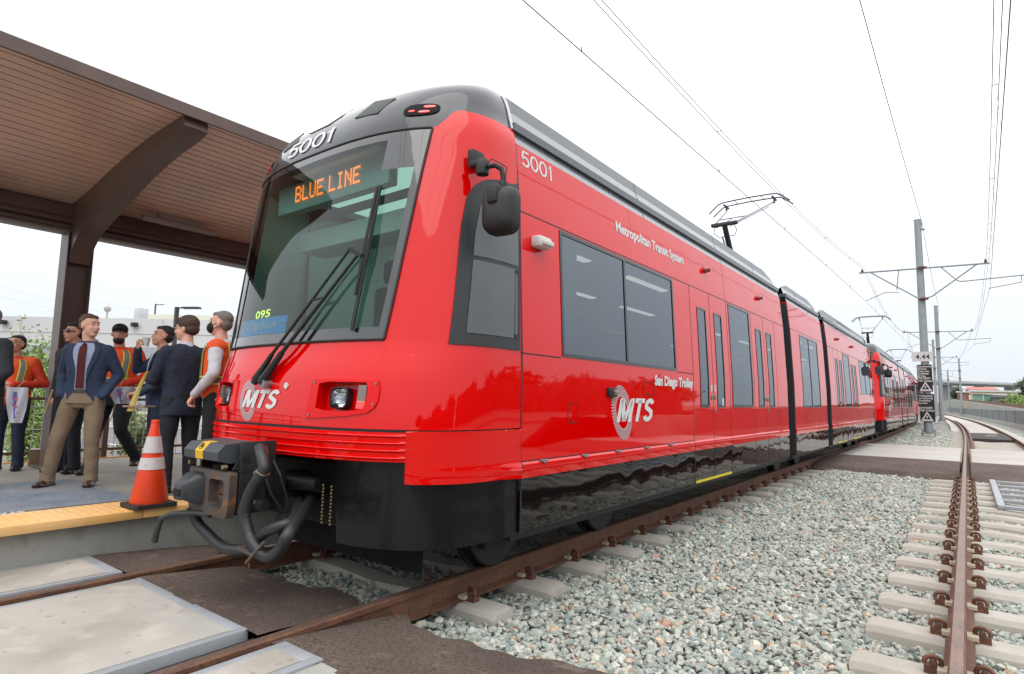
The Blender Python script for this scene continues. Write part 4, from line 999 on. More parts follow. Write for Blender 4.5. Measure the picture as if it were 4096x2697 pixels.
b = MB(); b.box((XC-.62, 3.65, 1.2), (XC-.14, 3.82, 2.35), .07); b.box((XC-.50, 3.66, 2.36), (XC-.26, 3.78, 2.60), .05); b.box((XC-.64, 3.25, 1.15), (XC-.12, 3.75, 1.30), .05); B('driver_seat', b, mat('seat_dark', (.02, .025, .03), .8), cab[0])
b = MB(); b.box((XC-1.0, 4.15, 1.55), (XC-.75, 4.24, 2.3)); b.box((XC-1.27, 3.4, 1.75), (XC-1.24, 4.1, 2.1)); B('cab_door_window', b, mat('cab_teal', (.12, .35, .37), .3), cab[0], smooth=0)
b = MB(); b.box((XC+.86, 3.70, 2.25), (XC+1.0, 3.74, 2.29)); b.box((XC-.8, 2.95, 3.085), (XC+.8, 4.0, 3.098)); B('lamp_and_fill_panel', b, mat('lamp_and_fill_glow', (.8, .85, .8), .5, emit=((.70, 1., .88), .30)), cab[0])  # small reading lamp, plus a glowing ceiling panel added to brighten the cab
# destination sign
b = MB(); b.box((XC-.86, 2.77, 2.86), (XC+.60, 2.86, 3.10), .01); sg = B('destination_sign', b, mat('sign_back', (.36, .52, .50), .4)); cab.append(sg)
F57 = {'B': ["11110","10001","10001","11110","10001","10001","11110"], 'L': ["10000","10000","10000","10000","10000","10000","11111"], 'U': ["10001","10001","10001","10001","10001","10001","01110"], 'E': ["11111","10000","10000","11110","10000","10000","11111"], 'I': ["01110","00100","00100","00100","00100","00100","01110"], 'N': ["10001","11001","10101","10101","10011","10001","10001"], ' ': ["00000"]*7}
b = MB(); cell = .0108; xx = -.575
for ch in 'BLUE LINE':
    for r in range(14):
        for c in range(10):
            cc = c//2; on = F57[ch][r//2][cc] == '1'
            if on:
                x = xx+c*cell*.80; z = 3.058-r*cell*.90; y = 2.757
                b.add([(XC+x+dx*cell*.40, y, z+dz*cell*.40) for dx, dz in ((-1, -1), (1, -1), (1, 1), (-1, 1))], [(0, 1, 2, 3)])
    xx += cell*.80*10+.016 if ch != ' ' else cell*5.5
B('led_text', b, AMB, sg, smooth=0)
# blue route board
bb_ = MB(); 
def brd(x, z, off): return nsurf(x, z, -.014-off)
def fn(u, v): return brd(lerp(-.80, -.03, u), lerp(1.755, 1.885, v), 0)
bb_.grid(fn, 14, 3); rb = B('route_board', bb_, BLUEB, smooth=0); cab.append(rb)
b = MB(); vs, fs = text2d('San Diego Blue Line', .085, offset=.0012, shear=.15, sub=1); w = max(v[0] for v in vs)
b.add([nsurf(-.66+v[0]*.50/w, 1.80+v[1]*.9, -.010) for v in vs], fs)
b.tube([nsurf(-.14, 1.81, -.010), nsurf(-.11, 1.83, -.010), nsurf(-.08, 1.845, -.010), nsurf(-.055, 1.83, -.010), nsurf(-.07, 1.81, -.010), nsurf(-.085, 1.82, -.010)], .004, 5)
B('board_text', b, WHITE, rb, smooth=0)
b = MB(); vs, fs = text2d('095', .085, offset=.001); w = max(v[0] for v in vs)
b.add([nsurf(-.62+v[0]*.26/w, 1.905+v[1], -.05) for v in vs], fs); o = B('run_number', b, mat('run_led', (.6, .7, .1), .4, emit=((.75, .85, .08), .9)), smooth=0); cab.append(o)
# saloon interior
b = MB()
for m0, m1 in MODS: b.box((XC-1.25, m0+.9 if m0 == YS else m0, 2.86), (XC+1.25, m1-.9 if m1 > 20 else m1, 2.90))
inter = B('saloon_ceiling', b, mat('ceiling_grey', (.35, .36, .36), .6), smooth=0)
b = MB()
for k in range(9):
    y = 4.5+k*2.15
    if not (10.9 < y+.6 and y < 11.9): b.box((XC+.52, y, 2.845), (XC+.62, y+1.2, 2.858)); b.box((XC-.62, y, 2.845), (XC-.52, y+1.2, 2.858))
B('light_strip', b, LINT, inter, smooth=0)
SEATM = mat('saloon_seat', (.05, .16, .24), .7)
for y in (4.4, 5.2, 6.0, 8.6, 12.7, 13.6, half(5.2), half(6.0)):
    b = MB(); 
    for x0 in (.45, .90): b.box((XC+x0, y, 1.0), (XC+x0+.40, y+.45, 1.10), .03); b.box((XC+x0, y+.40, 1.08), (XC+x0+.40, y+.50, 1.92), .04)
    B('saloon_seat', b, SEATM, smooth=40)
# bogies with wheels
for y in (4.6, CY, half(4.6)):
    b = MB(); b.box((XC-.95, y-1.05, .16), (XC-.80, y+1.05, .40), .02); b.box((XC+.80, y-1.05, .16), (XC+.95, y+1.05, .40), .02); b.box((XC-.8, y-.2, .2), (XC+.8, y+.2, .38)); bg = B('bogie', b, BLKM)
    for dy in (-.85, .85):
        for sx, x in ((-1, NRL), (1, NRR)):
            b = MB(); b.lathe((x, y+dy, .31), [(.29, -.05*sx-.0), (.31, -.04*sx), (.31, .05*sx), (.30, .06*sx)], 28, 'x'); b.lathe((x, y+dy, .31), [(.34, -.07*sx), (.34, -.045*sx)], 28, 'x'); B('wheel', b, BLKM, bg)
b = MB(); b.box((XC-.85, 2.95, .10), (XC+.85, 3.0, .34)); b.box((XC-.45, 2.6, .42), (XC+.45, 3.3, .82)); ENDS.append(B('rail_guard', b, mat('cavity_shade', (.004, .004, .004), .9)))  # near-black colour puts the deep shade of the nose cavity into these blocks
# coupler
b = MB(); Yf = 1.905
def cp(x, z, y=0.): return (XC+x, Yf+y, z)
out = [(-.265, .80), (-.25, .815), (.25, .815), (.265, .80), (.262, .60), (.235, .535), (-.235, .535), (-.262, .60)]
hole = [(.045, .765), (.205, .765), (.225, .74), (.222, .62), (.19, .58), (.06, .585), (.035, .62), (.032, .74)]
n = 8
vs = [cp(x, z) for x, z in out]+[cp(x, z, .05) for x, z in out]
b.add(vs, [tuple(range(n, 2*n))]+[(i, (i+1) % n, n+(i+1) % n, n+i) for i in range(n)])
# face with hole: split in a ring right and a plain left half
rightout = [(-.02, .815), (.25, .815), (.265, .80), (.262, .60), (.235, .535), (.0, .535), (-.02, .60), (-.02, .74)]
order = [hole[7], hole[1], hole[2], hole[3], hole[4], hole[5], hole[6], hole[7]]
ro = [(-.02, .815), (.25, .815), (.265, .80), (.262, .60), (.235, .535), (-.02, .535)]
hh = [hole[0], hole[1], hole[2], hole[3], hole[4], hole[5], hole[6], hole[7]]
outer_m = [(.04, .815), (.25, .815), (.265, .80), (.262, .60), (.235, .535), (.05, .535), (-.02, .60), (-.02, .77)]
vs = [cp(*p) for p in outer_m]+[cp(*p, y=-.012) for p in hh]+[cp(*p, y=.09) for p in hh]
b.add(vs, [(i, (i+1) % 8, 8+(i+1) % 8, 8+i) for i in range(8)]+[(8+i, 8+(i+1) % 8, 16+(i+1) % 8, 16+i) for i in range(8)])
b.add([cp(*p) for p in [(-.265, .80), (-.25, .815), (.04, .815), (-.02, .77), (-.02, .60), (.05, .535), (-.235, .535), (-.262, .60)]], [tuple(range(8))])
cpl = B('coupler', b, mat('rusty_casting', (.15, .095, .065), .65, metal=.3, bump=(40, .6, .003, 5), var=[(14, (.11, .10, .10), .4, .6, 5), (9, (.42, .17, .05), .58, .75, 4)]), smooth=25)
b = MB()      # protruding horn
sec = [(0., .098, .105, .685), (-.045, .092, .092, .69), (-.095, .070, .060, .68), (-.12, .052, .048, .668)]
def hr(y, rx, rz, zc, n=18): return [cp(-.14-.02*(-y/.2)+rx*math.copysign(abs(math.cos(2*PI*i/n))**.38, math.cos(2*PI*i/n)), zc+rz*math.copysign(abs(math.sin(2*PI*i/n))**.38, math.sin(2*PI*i/n)), y) for i in range(n)]
vs = [p for (y, rx, rz, zc) in sec for p in hr(y, rx, rz, zc)]; n = 18
b.add(vs, [(r*n+i, r*n+(i+1) % n, (r+1)*n+(i+1) % n, (r+1)*n+i) for r in range(3) for i in range(n)]+[tuple(3*n+i for i in range(n))]); hn = B('horn', b, DKG, cpl, smooth=50)
b = MB(); b.box(cp(-.25, .655, -.10), cp(-.08, .675, -.03)); b.box(cp(-.19, .645, -.128), cp(-.11, .69, -.09)); B('horn_slot', b, mat('slot_black', (.005, .005, .005), .9), hn)
b = MB(); b.box(cp(.04, .58, .085), cp(.23, .77, .10)); b.tube([cp(.05, .66, .06), cp(.20, .66, .06)], .012, 8); B('cone_socket', b, mat('slot_black', (.005, .005, .005), .9), cpl)
b = MB(); b.box(cp(-.22, .54, .055), cp(.22, .80, .42), .02); b.box(cp(.235, .56, .06), cp(.27, 1.0, .30), .006); b.prism([(Yf+.02, .83), (Yf+.10, .98), (Yf+.26, .98), (Yf+.26, .83)], 'x', XC+.245, XC+.262); b.box(cp(-.262, .56, .06), cp(-.235, .9, .28), .006)
b.box(cp(-.10, .58, .42), cp(.10, .76, 1.0), .03); b.tube([cp(-.02, .86, .1), cp(-.02, .80, .12)], .07, 14); b.tube([cp(.20, .60, .18), cp(.34, .60, .20)], .035, 12); b.tube([cp(.3, .50, .33), cp(.42, .52, .33)], .03, 12); b.tube([cp(.1, .70, .5), cp(.40, .70, .55)], .05, 14)
for i in range(5): b.box(cp(.262, .60+.07*i, .07+.0*i), cp(.276, .63+.07*i, .12))
b.tube([cp(.24, .93, .24), cp(.27, .80, .22), cp(.30, .66, .26), cp(.30, .56, .34)], .012, 8); b.tube([cp(.24, .90, .28), cp(.33, .78, .30), cp(.33, .62, .36)], .009, 8)
B('coupler_body', b, BLKM, cpl)
b = MB(); b.prism([(Yf-.05, .885), (Yf-.055, .935), (Yf-.01, .985), (Yf+.19, .995), (Yf+.21, .94), (Yf+.20, .87), (Yf+.02, .865)], 'x', XC-.245, XC+.205); cv = B('electric_head_cover', b, mat('cover_grey', (.055, .065, .078), .5, bump=(60, .15, .002, 2)), cpl, smooth=0)
b = MB(); b.prism([(Yf-.0525, .885), (Yf-.0575, .936), (Yf-.0125, .9875), (Yf+.04, .9905), (Yf+.04, .988), (Yf-.011, .984), (Yf-.0545, .934)], 'x', XC-.085, XC+.015); st = B('warning_sticker', b, YEL, cv, smooth=0)
b = MB(); b.tube([(XC-.035+.022*math.cos(a), Yf-.040+.010*math.sin(a), .965+.020*math.sin(a)) for a in [2*PI*i/14 for i in range(15)]], .0022, 4); b.beam((XC-.032, Yf-.046, .958), (XC-.038, Yf-.030, .978), .006, .006); B('sticker_symbol', b, BLKM, st)
b = MB()
for x, z in ((.272, .80), (.272, .74), (.272, .68), (.272, .62)): b.lathe((XC+x, Yf+.16, z), [(.016, -.002), (.016, .008), (.008, .014)], 10, 'x')
for x, z, y in ((.263, .955, .20), (.263, .93, .21)): b.lathe((XC+x, Yf+y, z), [(.02, 0), (.02, .03), (.010, .032)], 12, 'x')
for x in (-.24, .20): b.lathe((XC+x, Yf-.02, .845), [(.014, 0), (.014, .03)], 10, 'y')
B('bolt', b, mat('brass_bolt', (.45, .36, .2), .4, metal=.8), cpl)
b = MB(); b.tube([cp(.0, .525, .03), cp(-.10, .535, -.02), cp(-.24, .52, -.10), cp(-.30, .49, -.14), cp(-.33, .40, -.15), cp(-.35, .335, -.15)], [.018, .018, .018, .018, .019, .021], 10); B('release_handle', b, DKG, cpl)
def hose(pts, r=.038, ribs=True):
    P = [Vector(p) for p in pts]; out = []
    for i in range(len(P)-1):
        p0, p1, p2, p3 = P[max(i-1, 0)], P[i], P[i+1], P[min(i+2, len(P)-1)]
        for k in range(10):
            t = k/10; out.append(.5*((2*p1)+(-p0+p2)*t+(2*p0-5*p1+4*p2-p3)*t*t+(-p0+3*p1-3*p2+p3)*t**3))
    out.append(P[-1]); return out
b = MB(); pts = hose([(.30, 2.03, .965), (.38, 2.00, .925), (.43, 1.99, .86), (.40, 1.98, .80), (.33, 1.97, .70), (.29, 1.96, .58), (.33, 1.97, .47), (.41, 1.98, .395), (.51, 2.0, .35), (.62, 2.01, .41), (.70, 2.0, .50), (.60, 2.12, .55), (.35, 2.35, .58), (.1, 2.6, .60)])
rs = [.037+(.0022 if i % 2 else -.0014) if 30 < i < 60 else .036 for i in range(len(pts))]; b.tube(pts, rs, 14); hs_ = B('hose', b, mat('hose_rubber', (.022, .024, .028), .45), cpl, smooth=45)
b = MB(); b.tube([pts[24], pts[25]], .042, 14); B('hose_clamp', b, mat('clamp_steel', (.6, .55, .42), .35, metal=.9), hs_)
b = MB(); pts = hose([(-.30, 1.92, .55), (-.26, 1.94, .46), (-.16, 1.96, .40), (.0, 1.97, .345), (.16, 1.97, .34), (.30, 2.0, .37), (.44, 2.01, .475), (.58, 2.01, .53), (.60, 2.08, .55), (.40, 2.25, .57), (.05, 2.5, .58)]); b.tube(pts, .033, 14); B('hose', b, mat('hose_rubber', (.022, .024, .028), .45), cpl, smooth=45)
b = MB(); b.beam((.30, 1.93, .385), (.46, 1.98, .345), .03, .02); b.tube([(.40, 1.93, .31), (.50, 1.98, .44)], .010, 8); B('hose_bracket', b, mat('rusty_casting', (.2, .1, .1), .5), cpl)
b = MB()
for xx in (.46, .55):
    for k in range(12): b.lathe((XC+xx-.012+.004*(k % 2), 2.45, .70-.022*k), [(.008, 0), (.008, .012)], 6, 'z')
B('safety_chain', b, mat('brass_bolt', (1, 1, 1)), cpl)
ENDS.append(cpl)
# pantograph
def panto(y0, sgn=1):
    b = MB(); b.box((XC-.5, y0-.35, 3.36), (XC+.5, y0+.35, 3.46), .02); b.box((XC-.12, y0-.05, 3.45), (XC+.12, y0+.2, 3.75), .02); o = B('pantograph', b, DKG)
    Y = lambda d: y0+sgn*d
    b = MB(); b.tube([(XC, Y(.15), 3.6), (XC, Y(-.95), 5.05)], [.07, .055], 12); b.tube([(XC-.06, Y(.25), 3.6), (XC-.06, Y(-.9), 4.8)], .015, 8); b.box((XC-.27, min(Y(-.90), Y(-1.0)), 5.02), (XC+.27, max(Y(-.90), Y(-1.0)), 5.09), .01); b.lathe((XC-.16, Y(-.95), 5.05), [(.05, -.02), (.05, .02)], 10, 'x')
    for q in (-.2, .2): b.tube([(XC+q, Y(-.93), 5.02), (XC+q*1.2, Y(-.9), 4.9), (XC+q*.8, Y(-.8), 4.82), (XC+q*.3, Y(-.75), 4.85)], .008, 5)
    B('lower_arm', b, DKG, o)
    b = MB(); hd = (Y(.98), 5.97)
    for q in (-1, 1): b.tube([(XC+q*.22, Y(-.95), 5.06), (XC+q*.52, hd[0], hd[1])], [.024, .018], 8)
    b.tube([(XC-.33, Y(-.25), 5.38), (XC+.33, Y(-.25), 5.38)], .014, 8); b.tube([(XC, Y(-.95), 5.08), (XC, Y(-.25), 5.38)], .012, 6); b.tube([(XC+.1, Y(-.9), 5.0), (XC+.45, Y(.9), 5.86)], .010, 6)
    B('upper_arm', b, STEEL, o)
    b = MB()
    for dy in (-.16, .16):
        pts = []
        for i in range(17):
            u = -1+i/8; x = u*.92; z = 6.14-.035*u*u-(.20*max(0, abs(u)-.72)/.28 if abs(u) > .72 else 0); pts.append((XC+x, hd[0]+dy, z))
        b.tube(pts, .016, 8)
    for q in (-.55, .55): b.box((XC+q-.02, hd[0]-.18, 6.05), (XC+q+.02, hd[0]+.18, 6.08)); b.tube([(XC+q, hd[0], 5.95), (XC+q, hd[0], 6.08)], .022, 8); 
    for q in (-.3, .3): b.tube([(XC+q, hd[0]-.16, 6.12), (XC+q, hd[0]+.16, 6.12)], .008, 6)
    B('collector_head', b, DKG, o); return o
panto(13.33)
# far end of the car: turned copies
for o in list(ENDS):
    rotcopy(o)

def kill(o):
    for c in list(o.children): kill(c)
    bpy.data.objects.remove(o)
kill(LEFTM)
# cars two and three
PITCH = 23.05
for i, lab in ((1, 'second red light rail car behind the first, a mirror pair at its red nose'), (2, 'farthest red light rail car, last of the train on the curve')):
    c = copy_tree(root); yc = CY+PITCH*i
    c.location = (XC+shift(yc)-(.02 if i == 2 else 0), yc, 0); c.rotation_euler.z = -slope(yc)*-1 if False else math.atan(-slope(yc)); c['label'] = lab
    for ch in list(c.children):
        if ch.name.split('.')[0] in ('number', 'destination_sign', 'route_board', 'run_number'):
            for g in list(ch.children): bpy.data.objects.remove(g)
            bpy.data.objects.remove(ch)

FW = C_F = None
def fwd(px, depth, z=None, py=None):      # place a thing by compass bearing and distance from the camera
    d = Vector(((px-2048)/2370, 0, 1)); v = cr*d.x+cf*1.0; v.z = 0; k = depth/(v.dot(Vector((cf.x, cf.y, 0)).normalized())); p = CAMPOS+v*k; return p.x, p.y

# ------------------------------------------------------------------ overhead line: poles, brackets, wires
def pole(x, y, h, name_label, arms=(), signs=None, base=-.2, r0=.19, r1=.15, group='overhead line poles', pedestal=True):
    t = thing('overhead_line_pole', name_label, 'pole', (x, y, base), group)
    b = MB(); n = 12; b.lathe((x, y, 0), [(r0, base+.25), (r1, h-.03), (r1+.02, h-.02), (r1+.02, h), (.02, h+.02)], n); b.build('shaft', GALVP, t, smooth=50)
    b = MB(); b.box((x-.32, y-.32, base+.16), (x+.32, y+.32, base+.23), .01); b.prism([(x-.30, base+.23), (x-.19, base+.42), (x+.19, base+.42), (x+.30, base+.23)], 'y', y-.05, y+.05)
    for a in range(4): q = (x+.26*(1 if a % 2 else -1), y+.26*(1 if a//2 else -1)); b.tube([(q[0], q[1], base+.0), (q[0], q[1], base+.38)], .025, 6)
    b.build('base_plate', GALVP, t, smooth=30)
    if pedestal: b = MB(); b.box((x-.55, y-.55, base-.3), (x+.55, y+.55, base+.06), .03); b.build('footing', CONC, t)
    return t
WIRE = mat('wire_bronze', (.26, .235, .21), .6)
WIREH = mat('hanger_wire', (.30, .29, .29), .6)
def bracket(t, x, y, z, xl, xr, both=True):
    def tb(name, pts, r, mt=GALVP): b = MB(); b.tube([(x+p[0], y+p[1] if len(p) > 2 else y, z+p[-1]) for p in pts], r, 8); return b.build(name, mt, t)
    tb('top_bar', [(xl, -.0, .05), (xr, 0, -.09)], .045)
    tb('lower_strut', [(xl+.55, 0, .0), (-.25, 0, -1.5), (0, 0, -1.58)], .035)
    tb('tie', [(-.98, 0, .0), (-1.10, 0, -1.02)], .025)
    tb('registration_arm', [(-1.0, 0, -1.15), (-1.6, 0, -1.10), (xl+.30, 0, -1.45)], .022)
    if both:
        tb('lower_strut', [(0, 0, -1.58), (.35, 0, -1.48), (xr-.5, 0, -.10)], .035)
        tb('tie', [(.72, 0, .0), (1.38, 0, -.80)], .028)
        tb('registration_arm', [(1.38, 0, -.80), (1.55, 0, -.86), (3.85, 0, -.80)], .030)
        tb('registration_arm', [(3.75, 0, -.80), (3.75, 0, -1.12), (2.55, 0, -1.30)], .022)
    b = MB()
    for q in (0, -1.58): b.lathe((x, y, z+q), [(.21, -.04), (.21, .04)], 14)
    for q in (xl+.16, xr-.15): b.lathe((x+q, y, z+.04-(.10 if q > 0 else 0)), [(.05, 0), (.07, .03), (.05, .06), (.07, .09), (.05, .13), (.03, .2)], 10)
    b.build('insulator', mat('insulator_brown', (.16, .045, .03), .35), t)
P1 = pole(2.27, 35.8, 10.75, 'nearest grey steel pole with distance sign and two black warning signs')
bracket(P1, 2.36, 35.6, 8.22, -2.75, 2.65)
def board(t, x, y, z0, z1, w, mt): b = MB(); b.box((x-w/2, y-.225, z0), (x+w/2, y-.205, z1)); return b.build('sign_board', mt, t, smooth=0)
SGW = mat('sign_white', (.72, .71, .70), .5); SGK = mat('sign_black', (.012, .009, .010), .45)
sb = board(P1, 2.19, 35.8, 3.52, 4.00, .88, SGW); b = MB(); text_to(b, '4.44', lambda x, y: (1.90+x, 35.57, 3.64+y), .33, width=.58, offset=.003); b.build('sign_lettering', SGK, sb, smooth=0)
for z0, z1, lines in ((2.02, 3.36, ['Unauthorized', 'Persons', 'Keep Out', 'Prohibido', 'El Paso', 'PELIGRO', 'Alto Voltaje']), (.56, 1.92, ['Trespassing', 'or Loitering', 'Forbidden', 'by Law', '', 'DANGER', 'High Voltage'])):
    sb = board(P1, 2.24+(0 if z0 > 2 else .03), 35.8, z0, z1, .61, SGK)
    b = MB()
    for i, L in enumerate(lines):
        if L: text_to(b, L, lambda x, y, i=i: (1.96+x, 35.57, z1-.13-.118*i+y), .115 if i != 5 else .13, offset=.004)
    xm, zc = 2.25, z0+.23
    def tri(r): return [(xm, 35.57, zc+r*1.1), (xm-r, 35.57, zc-r*.75), (xm+r, 35.57, zc-r*.75)]
    A, C_ = tri(.26), tri(.15); b.add(A+C_, [(0, 1, 4, 3), (1, 2, 5, 4), (2, 0, 3, 5)])
    D = [(xm-.02, 35.57, zc+.06), (xm+.04, 35.57, zc+.06), (xm+.01, 35.57, zc), (xm+.05, 35.57, zc), (xm-.03, 35.57, zc-.08), (xm-.01, 35.57, zc-.02), (xm-.05, 35.57, zc-.02)]; b.add(D, [tuple(range(7))])
    b.build('sign_lettering', SGW, sb, smooth=0)
P2 = pole(1.95, 67.5, 10.7, 'second grey steel pole in line behind the signed pole'); bracket(P2, 2.0, 67.3, 8.25, -2.75, 2.65)
P3 = pole(.45, 102, 10.7, 'third pole in the centre row, half hidden by the second'); bracket(P3, .5, 101.8, 8.25, -2.75, 2.65)
P4 = pole(3.02, 142, 10.6, 'tall grey pole on the right side of the curve beside a yellow marker'); bracket(P4, 3.02, 141.8, 8.3, -5.6, .3, False)
P5 = pole(.39, 185, 10.6, 'farther thin pole on the right side of the curve'); bracket(P5, .39, 184.8, 8.3, -5.6, .3, False)
P6 = pole(-3.0, 240, 10.6, 'farthest thin pole of the row along the curve'); bracket(P6, -3.0, 239.8, 8.3, -4.5, .3, False)
for (x, y, lab) in ((*fwd(3746, 83), 'thin yellow marker tube behind the second pole'), (3.75, 139.5, 'yellow marker tube beside the right side pole')):
    b = MB(); b.tube([(x, y, -.2), (x, y, 2.2)], .11, 10); tag(b.build('cable_guard', mat('guard_yellow', (.75, .48, .14), .6)), lab, 'marker')
def wire(name, pts, label, group=None, r=.011, seg=14, mt=None):
    b = MB(); b.tube(pts, r, 5); return tag(b.build(name, mt or WIRE), label, 'wire', group)
def span(p, q, sag, n=14): return [tuple(Vector(p).lerp(Vector(q), i/n)-Vector((0, 0, sag*4*(i/n)*(1-i/n)))) for i in range(n+1)]
def cz(Y): return 5.79+.0262*Y
CN = [(XC, -8, 5.60), (XC, 5, 5.925), (XC, 14.3, 6.165), (XC, 24, 6.42), (-.12, 35.5, 6.72)]
wire('contact_wire', CN+[(2.0-2.0, 67.3, 6.80), (-1.7, 101.8, 6.8), (-5.6, 185, 6.8)], 'single contact wire above the red train, touching its pantograph', 'overhead wires', .0085)
MS = lambda x: [(x, y, 6.93+.0017*max(0, y-6)**2*(1-0*y)-(0.0 if y > 6 else 0)) for y in (-8, -2, 3, 6, 9, 12, 15, 18, 21, 24, 27, 30, 33)]+[(x-.1, 35.55, 8.45)]
for x in (XC-.03, XC+.06):
    pts = MS(x); wire('catenary_wire', pts+span(pts[-1], (x-.25, 67.3, 8.45), 1.1)[1:]+span((x-.25, 67.3, 8.45), (x-1.7, 101.8, 8.45), 1.2)[1:], 'one of a close pair of catenary wires above the red train', 'overhead wires', .0075)
for y in (6.5, 12.1, 17.8, 24.1, 30, 40, 46, 52, 58, 63):
    zt = 6.93+.0017*max(0, y-6)**2 if y < 34 else 8.45-1.1*4*((y-35.55)/31.75)*(1-(y-35.55)/31.75)
    xx = XC if y < 35 else lerp(-.15, -.1, (y-35)/32)
    b = MB(); b.tube([(xx, y, zt), (xx, y, cz(y) if y < 36 else 6.76)], .0035, 4); b.tube([(xx-.05, y, zt), (xx+.08, y, zt)], .008, 4); b.lathe((xx, y, cz(y) if y < 36 else 6.76), [(.014, 0), (.010, .07)], 6)
    tag(b.build('dropper', WIREH), 'thin vertical dropper between catenary and contact wire above the red train', 'wire', 'droppers above the train')
XR0, XR1 = 4.44, 4.93
def rz(y): return 6.95+.0021*max(0, y-10)**2
for d in (-.05, .045):
    pts = [(4.36+d, -8, 7.3), (4.40+d, 2, 7.0)]+[(lerp(XR0, XR1, (y-10)/25.5)+d, y, rz(y)) for y in (10, 13, 16, 19, 22, 25, 28, 31)]+[(XR1+d, 35.6, 8.30)]
    wire('catenary_wire', pts+span(pts[-1], (4.5+d, 67.3, 8.3), 1.1)[1:]+span((4.5+d, 67.3, 8.3), (2.6+d, 101.8, 8.3), 1.2)[1:], 'one of a close pair of catenary wires above the empty track', 'overhead wires', .0075)
CR = [(4.42, -8, 5.8), (4.45, 8.5, 6.0), (4.95, 35.5, 6.90)]
wire('contact_wire', CR+[(4.55, 67.3, 6.85), (2.4, 101.8, 6.85), (-3.2, 184, 6.8)], 'single contact wire above the empty track at right', 'overhead wires', .0085)
for y in (13, 19, 25, 31, 42, 50, 58):
    u = (y-8.5)/27; x0 = lerp(4.45, 4.95, u) if y < 35.5 else lerp(4.95, 4.55, (y-35.5)/32); x1 = lerp(XR0, XR1, (y-10)/25.5) if y < 35.5 else lerp(4.93, 4.5, (y-35.5)/32)
    zt = rz(y) if y < 35 else 8.3-1.1*4*((y-35.6)/31.7)*(1-(y-35.6)/31.7); b = MB(); b.tube([(x1, y, zt), (x0, y, lerp(6.0, 6.9, u) if y < 35.5 else 6.87)], .0035, 4); b.tube([(x1-.05, y, zt), (x1+.05, y, zt)], .008, 4)
    tag(b.build('dropper', WIREH), 'thin vertical dropper between catenary and contact wire above the empty track', 'wire', 'droppers above the empty track')
wire('feeder_wire', span((2.37, -8, 10.2), (2.45, 35.8, 10.65), .45)+span((2.45, 35.8, 10.65), (2.2, 67.3, 10.5), .5)[1:]+span((2.2, 67.3, 10.5), (.7, 102, 10.5), .5)[1:], 'lone feeder wire running to the tops of the central poles', 'overhead wires', .012)
b = MB(); b.tube([(2.45, 35.8, 10.65), (2.42, 35.8, 10.3), (2.52, 35.8, 10.2)], .02, 6); b.box((2.36, 35.7, 10.20), (2.56, 35.9, 10.24)); b.build('feeder_clamp', GALVP, P1)

# ------------------------------------------------------------------ background, right
CHAIN = glassmat('chain_link', (.62, .64, .65), 1.05, gcol=(.5, .5, .5))
def fence_line(x_of, y0, y1, z0f, h):
    t = thing('chain_link_fence', 'long grey chain link fence along the right side of the empty track', 'fence', (x_of(y0), y0, 0))
    b = MB(); ys = np.linspace(y0, y1, 40); vs = [(x_of(y), y, z0f(y)+d) for y in ys for d in (.25, h)]
    b.add(vs, [(2*i, 2*i+2, 2*i+3, 2*i+1) for i in range(39)]); b.build('wire_mesh', mat('mesh_grey', (.27, .29, .29), .8, var=[(14, (.17, .185, .18), .4, .62, 6)]), t, smooth=0)
    b = MB(); vs = [(x_of(y)+dx, y, z0f(y)+dz) for y in ys for dx, dz in ((-.12, -.4), (-.12, .27), (.12, .27))]
    b.add(vs, [(3*i+j, 3*i+j+1, 3*i+j+4, 3*i+j+3) for i in range(39) for j in range(2)]); b.build('concrete_footing', CONC, t, smooth=0)
    b = MB(); b.tube([(x_of(y), y, z0f(y)+h) for y in ys], .03, 6); b.build('top_rail', GALVP, t)
    for k in range(30):
        y = y0+(y1-y0)*k/29; b = MB(); b.tube([(x_of(y)-.04, y, z0f(y)), (x_of(y)-.04, y, z0f(y)+h+.03)], .035, 6); b.build('post', GALVP, t)
fx = lambda y: 7.75+shift(y)*.9
fence_line(fx, 24, 230, lambda y: -.25, 1.35)
# rising track on an embankment behind the fence
t = thing('rising_track', 'brown railed track climbing on a low bank behind the fence', 'track', (10, 40, 0))
ez = lambda y: .75+.016*max(0, y-45) if y < 230 else .75+.016*185
b = MB(); ys = np.linspace(20, 420, 50); vs = [(fx(y)+1.0+px, y, ez(y)*pz+(pz-1)*1.0) for y in ys for px, pz in ((-.6, 0), (0, 1), (3.4, 1), (5.5, 0))]
b.add(vs, [(4*i+j, 4*i+j+1, 4*i+j+5, 4*i+j+4) for i in range(49) for j in range(3)]); b.build('bank', mat('bank_soil', (.40, .40, .37), .9, var=[(.8, (.31, .32, .28), .4, .65, 6)]), t, smooth=0)
for dx in (.8, 2.3):
    b = MB(); vs = [(fx(y)+1.0+dx+px, y, ez(y)+pz) for y in ys for px, pz in ((-.06, 0), (-.06, .22), (.06, .22), (.06, 0))]; b.add(vs, [(4*i+j, 4*i+j+1, 4*i+j+5, 4*i+j+4) for i in range(49) for j in range(3)]); b.build('rail', RUST, t, smooth=0)
b = MB()
for k in range(95): y = 22+k*2.0; b.box((fx(y)+1.0, y-.25, ez(y)-.05), (fx(y)+4.2, y+.25, ez(y)+.03))
b.build('sleepers', SLP, t, smooth=0)
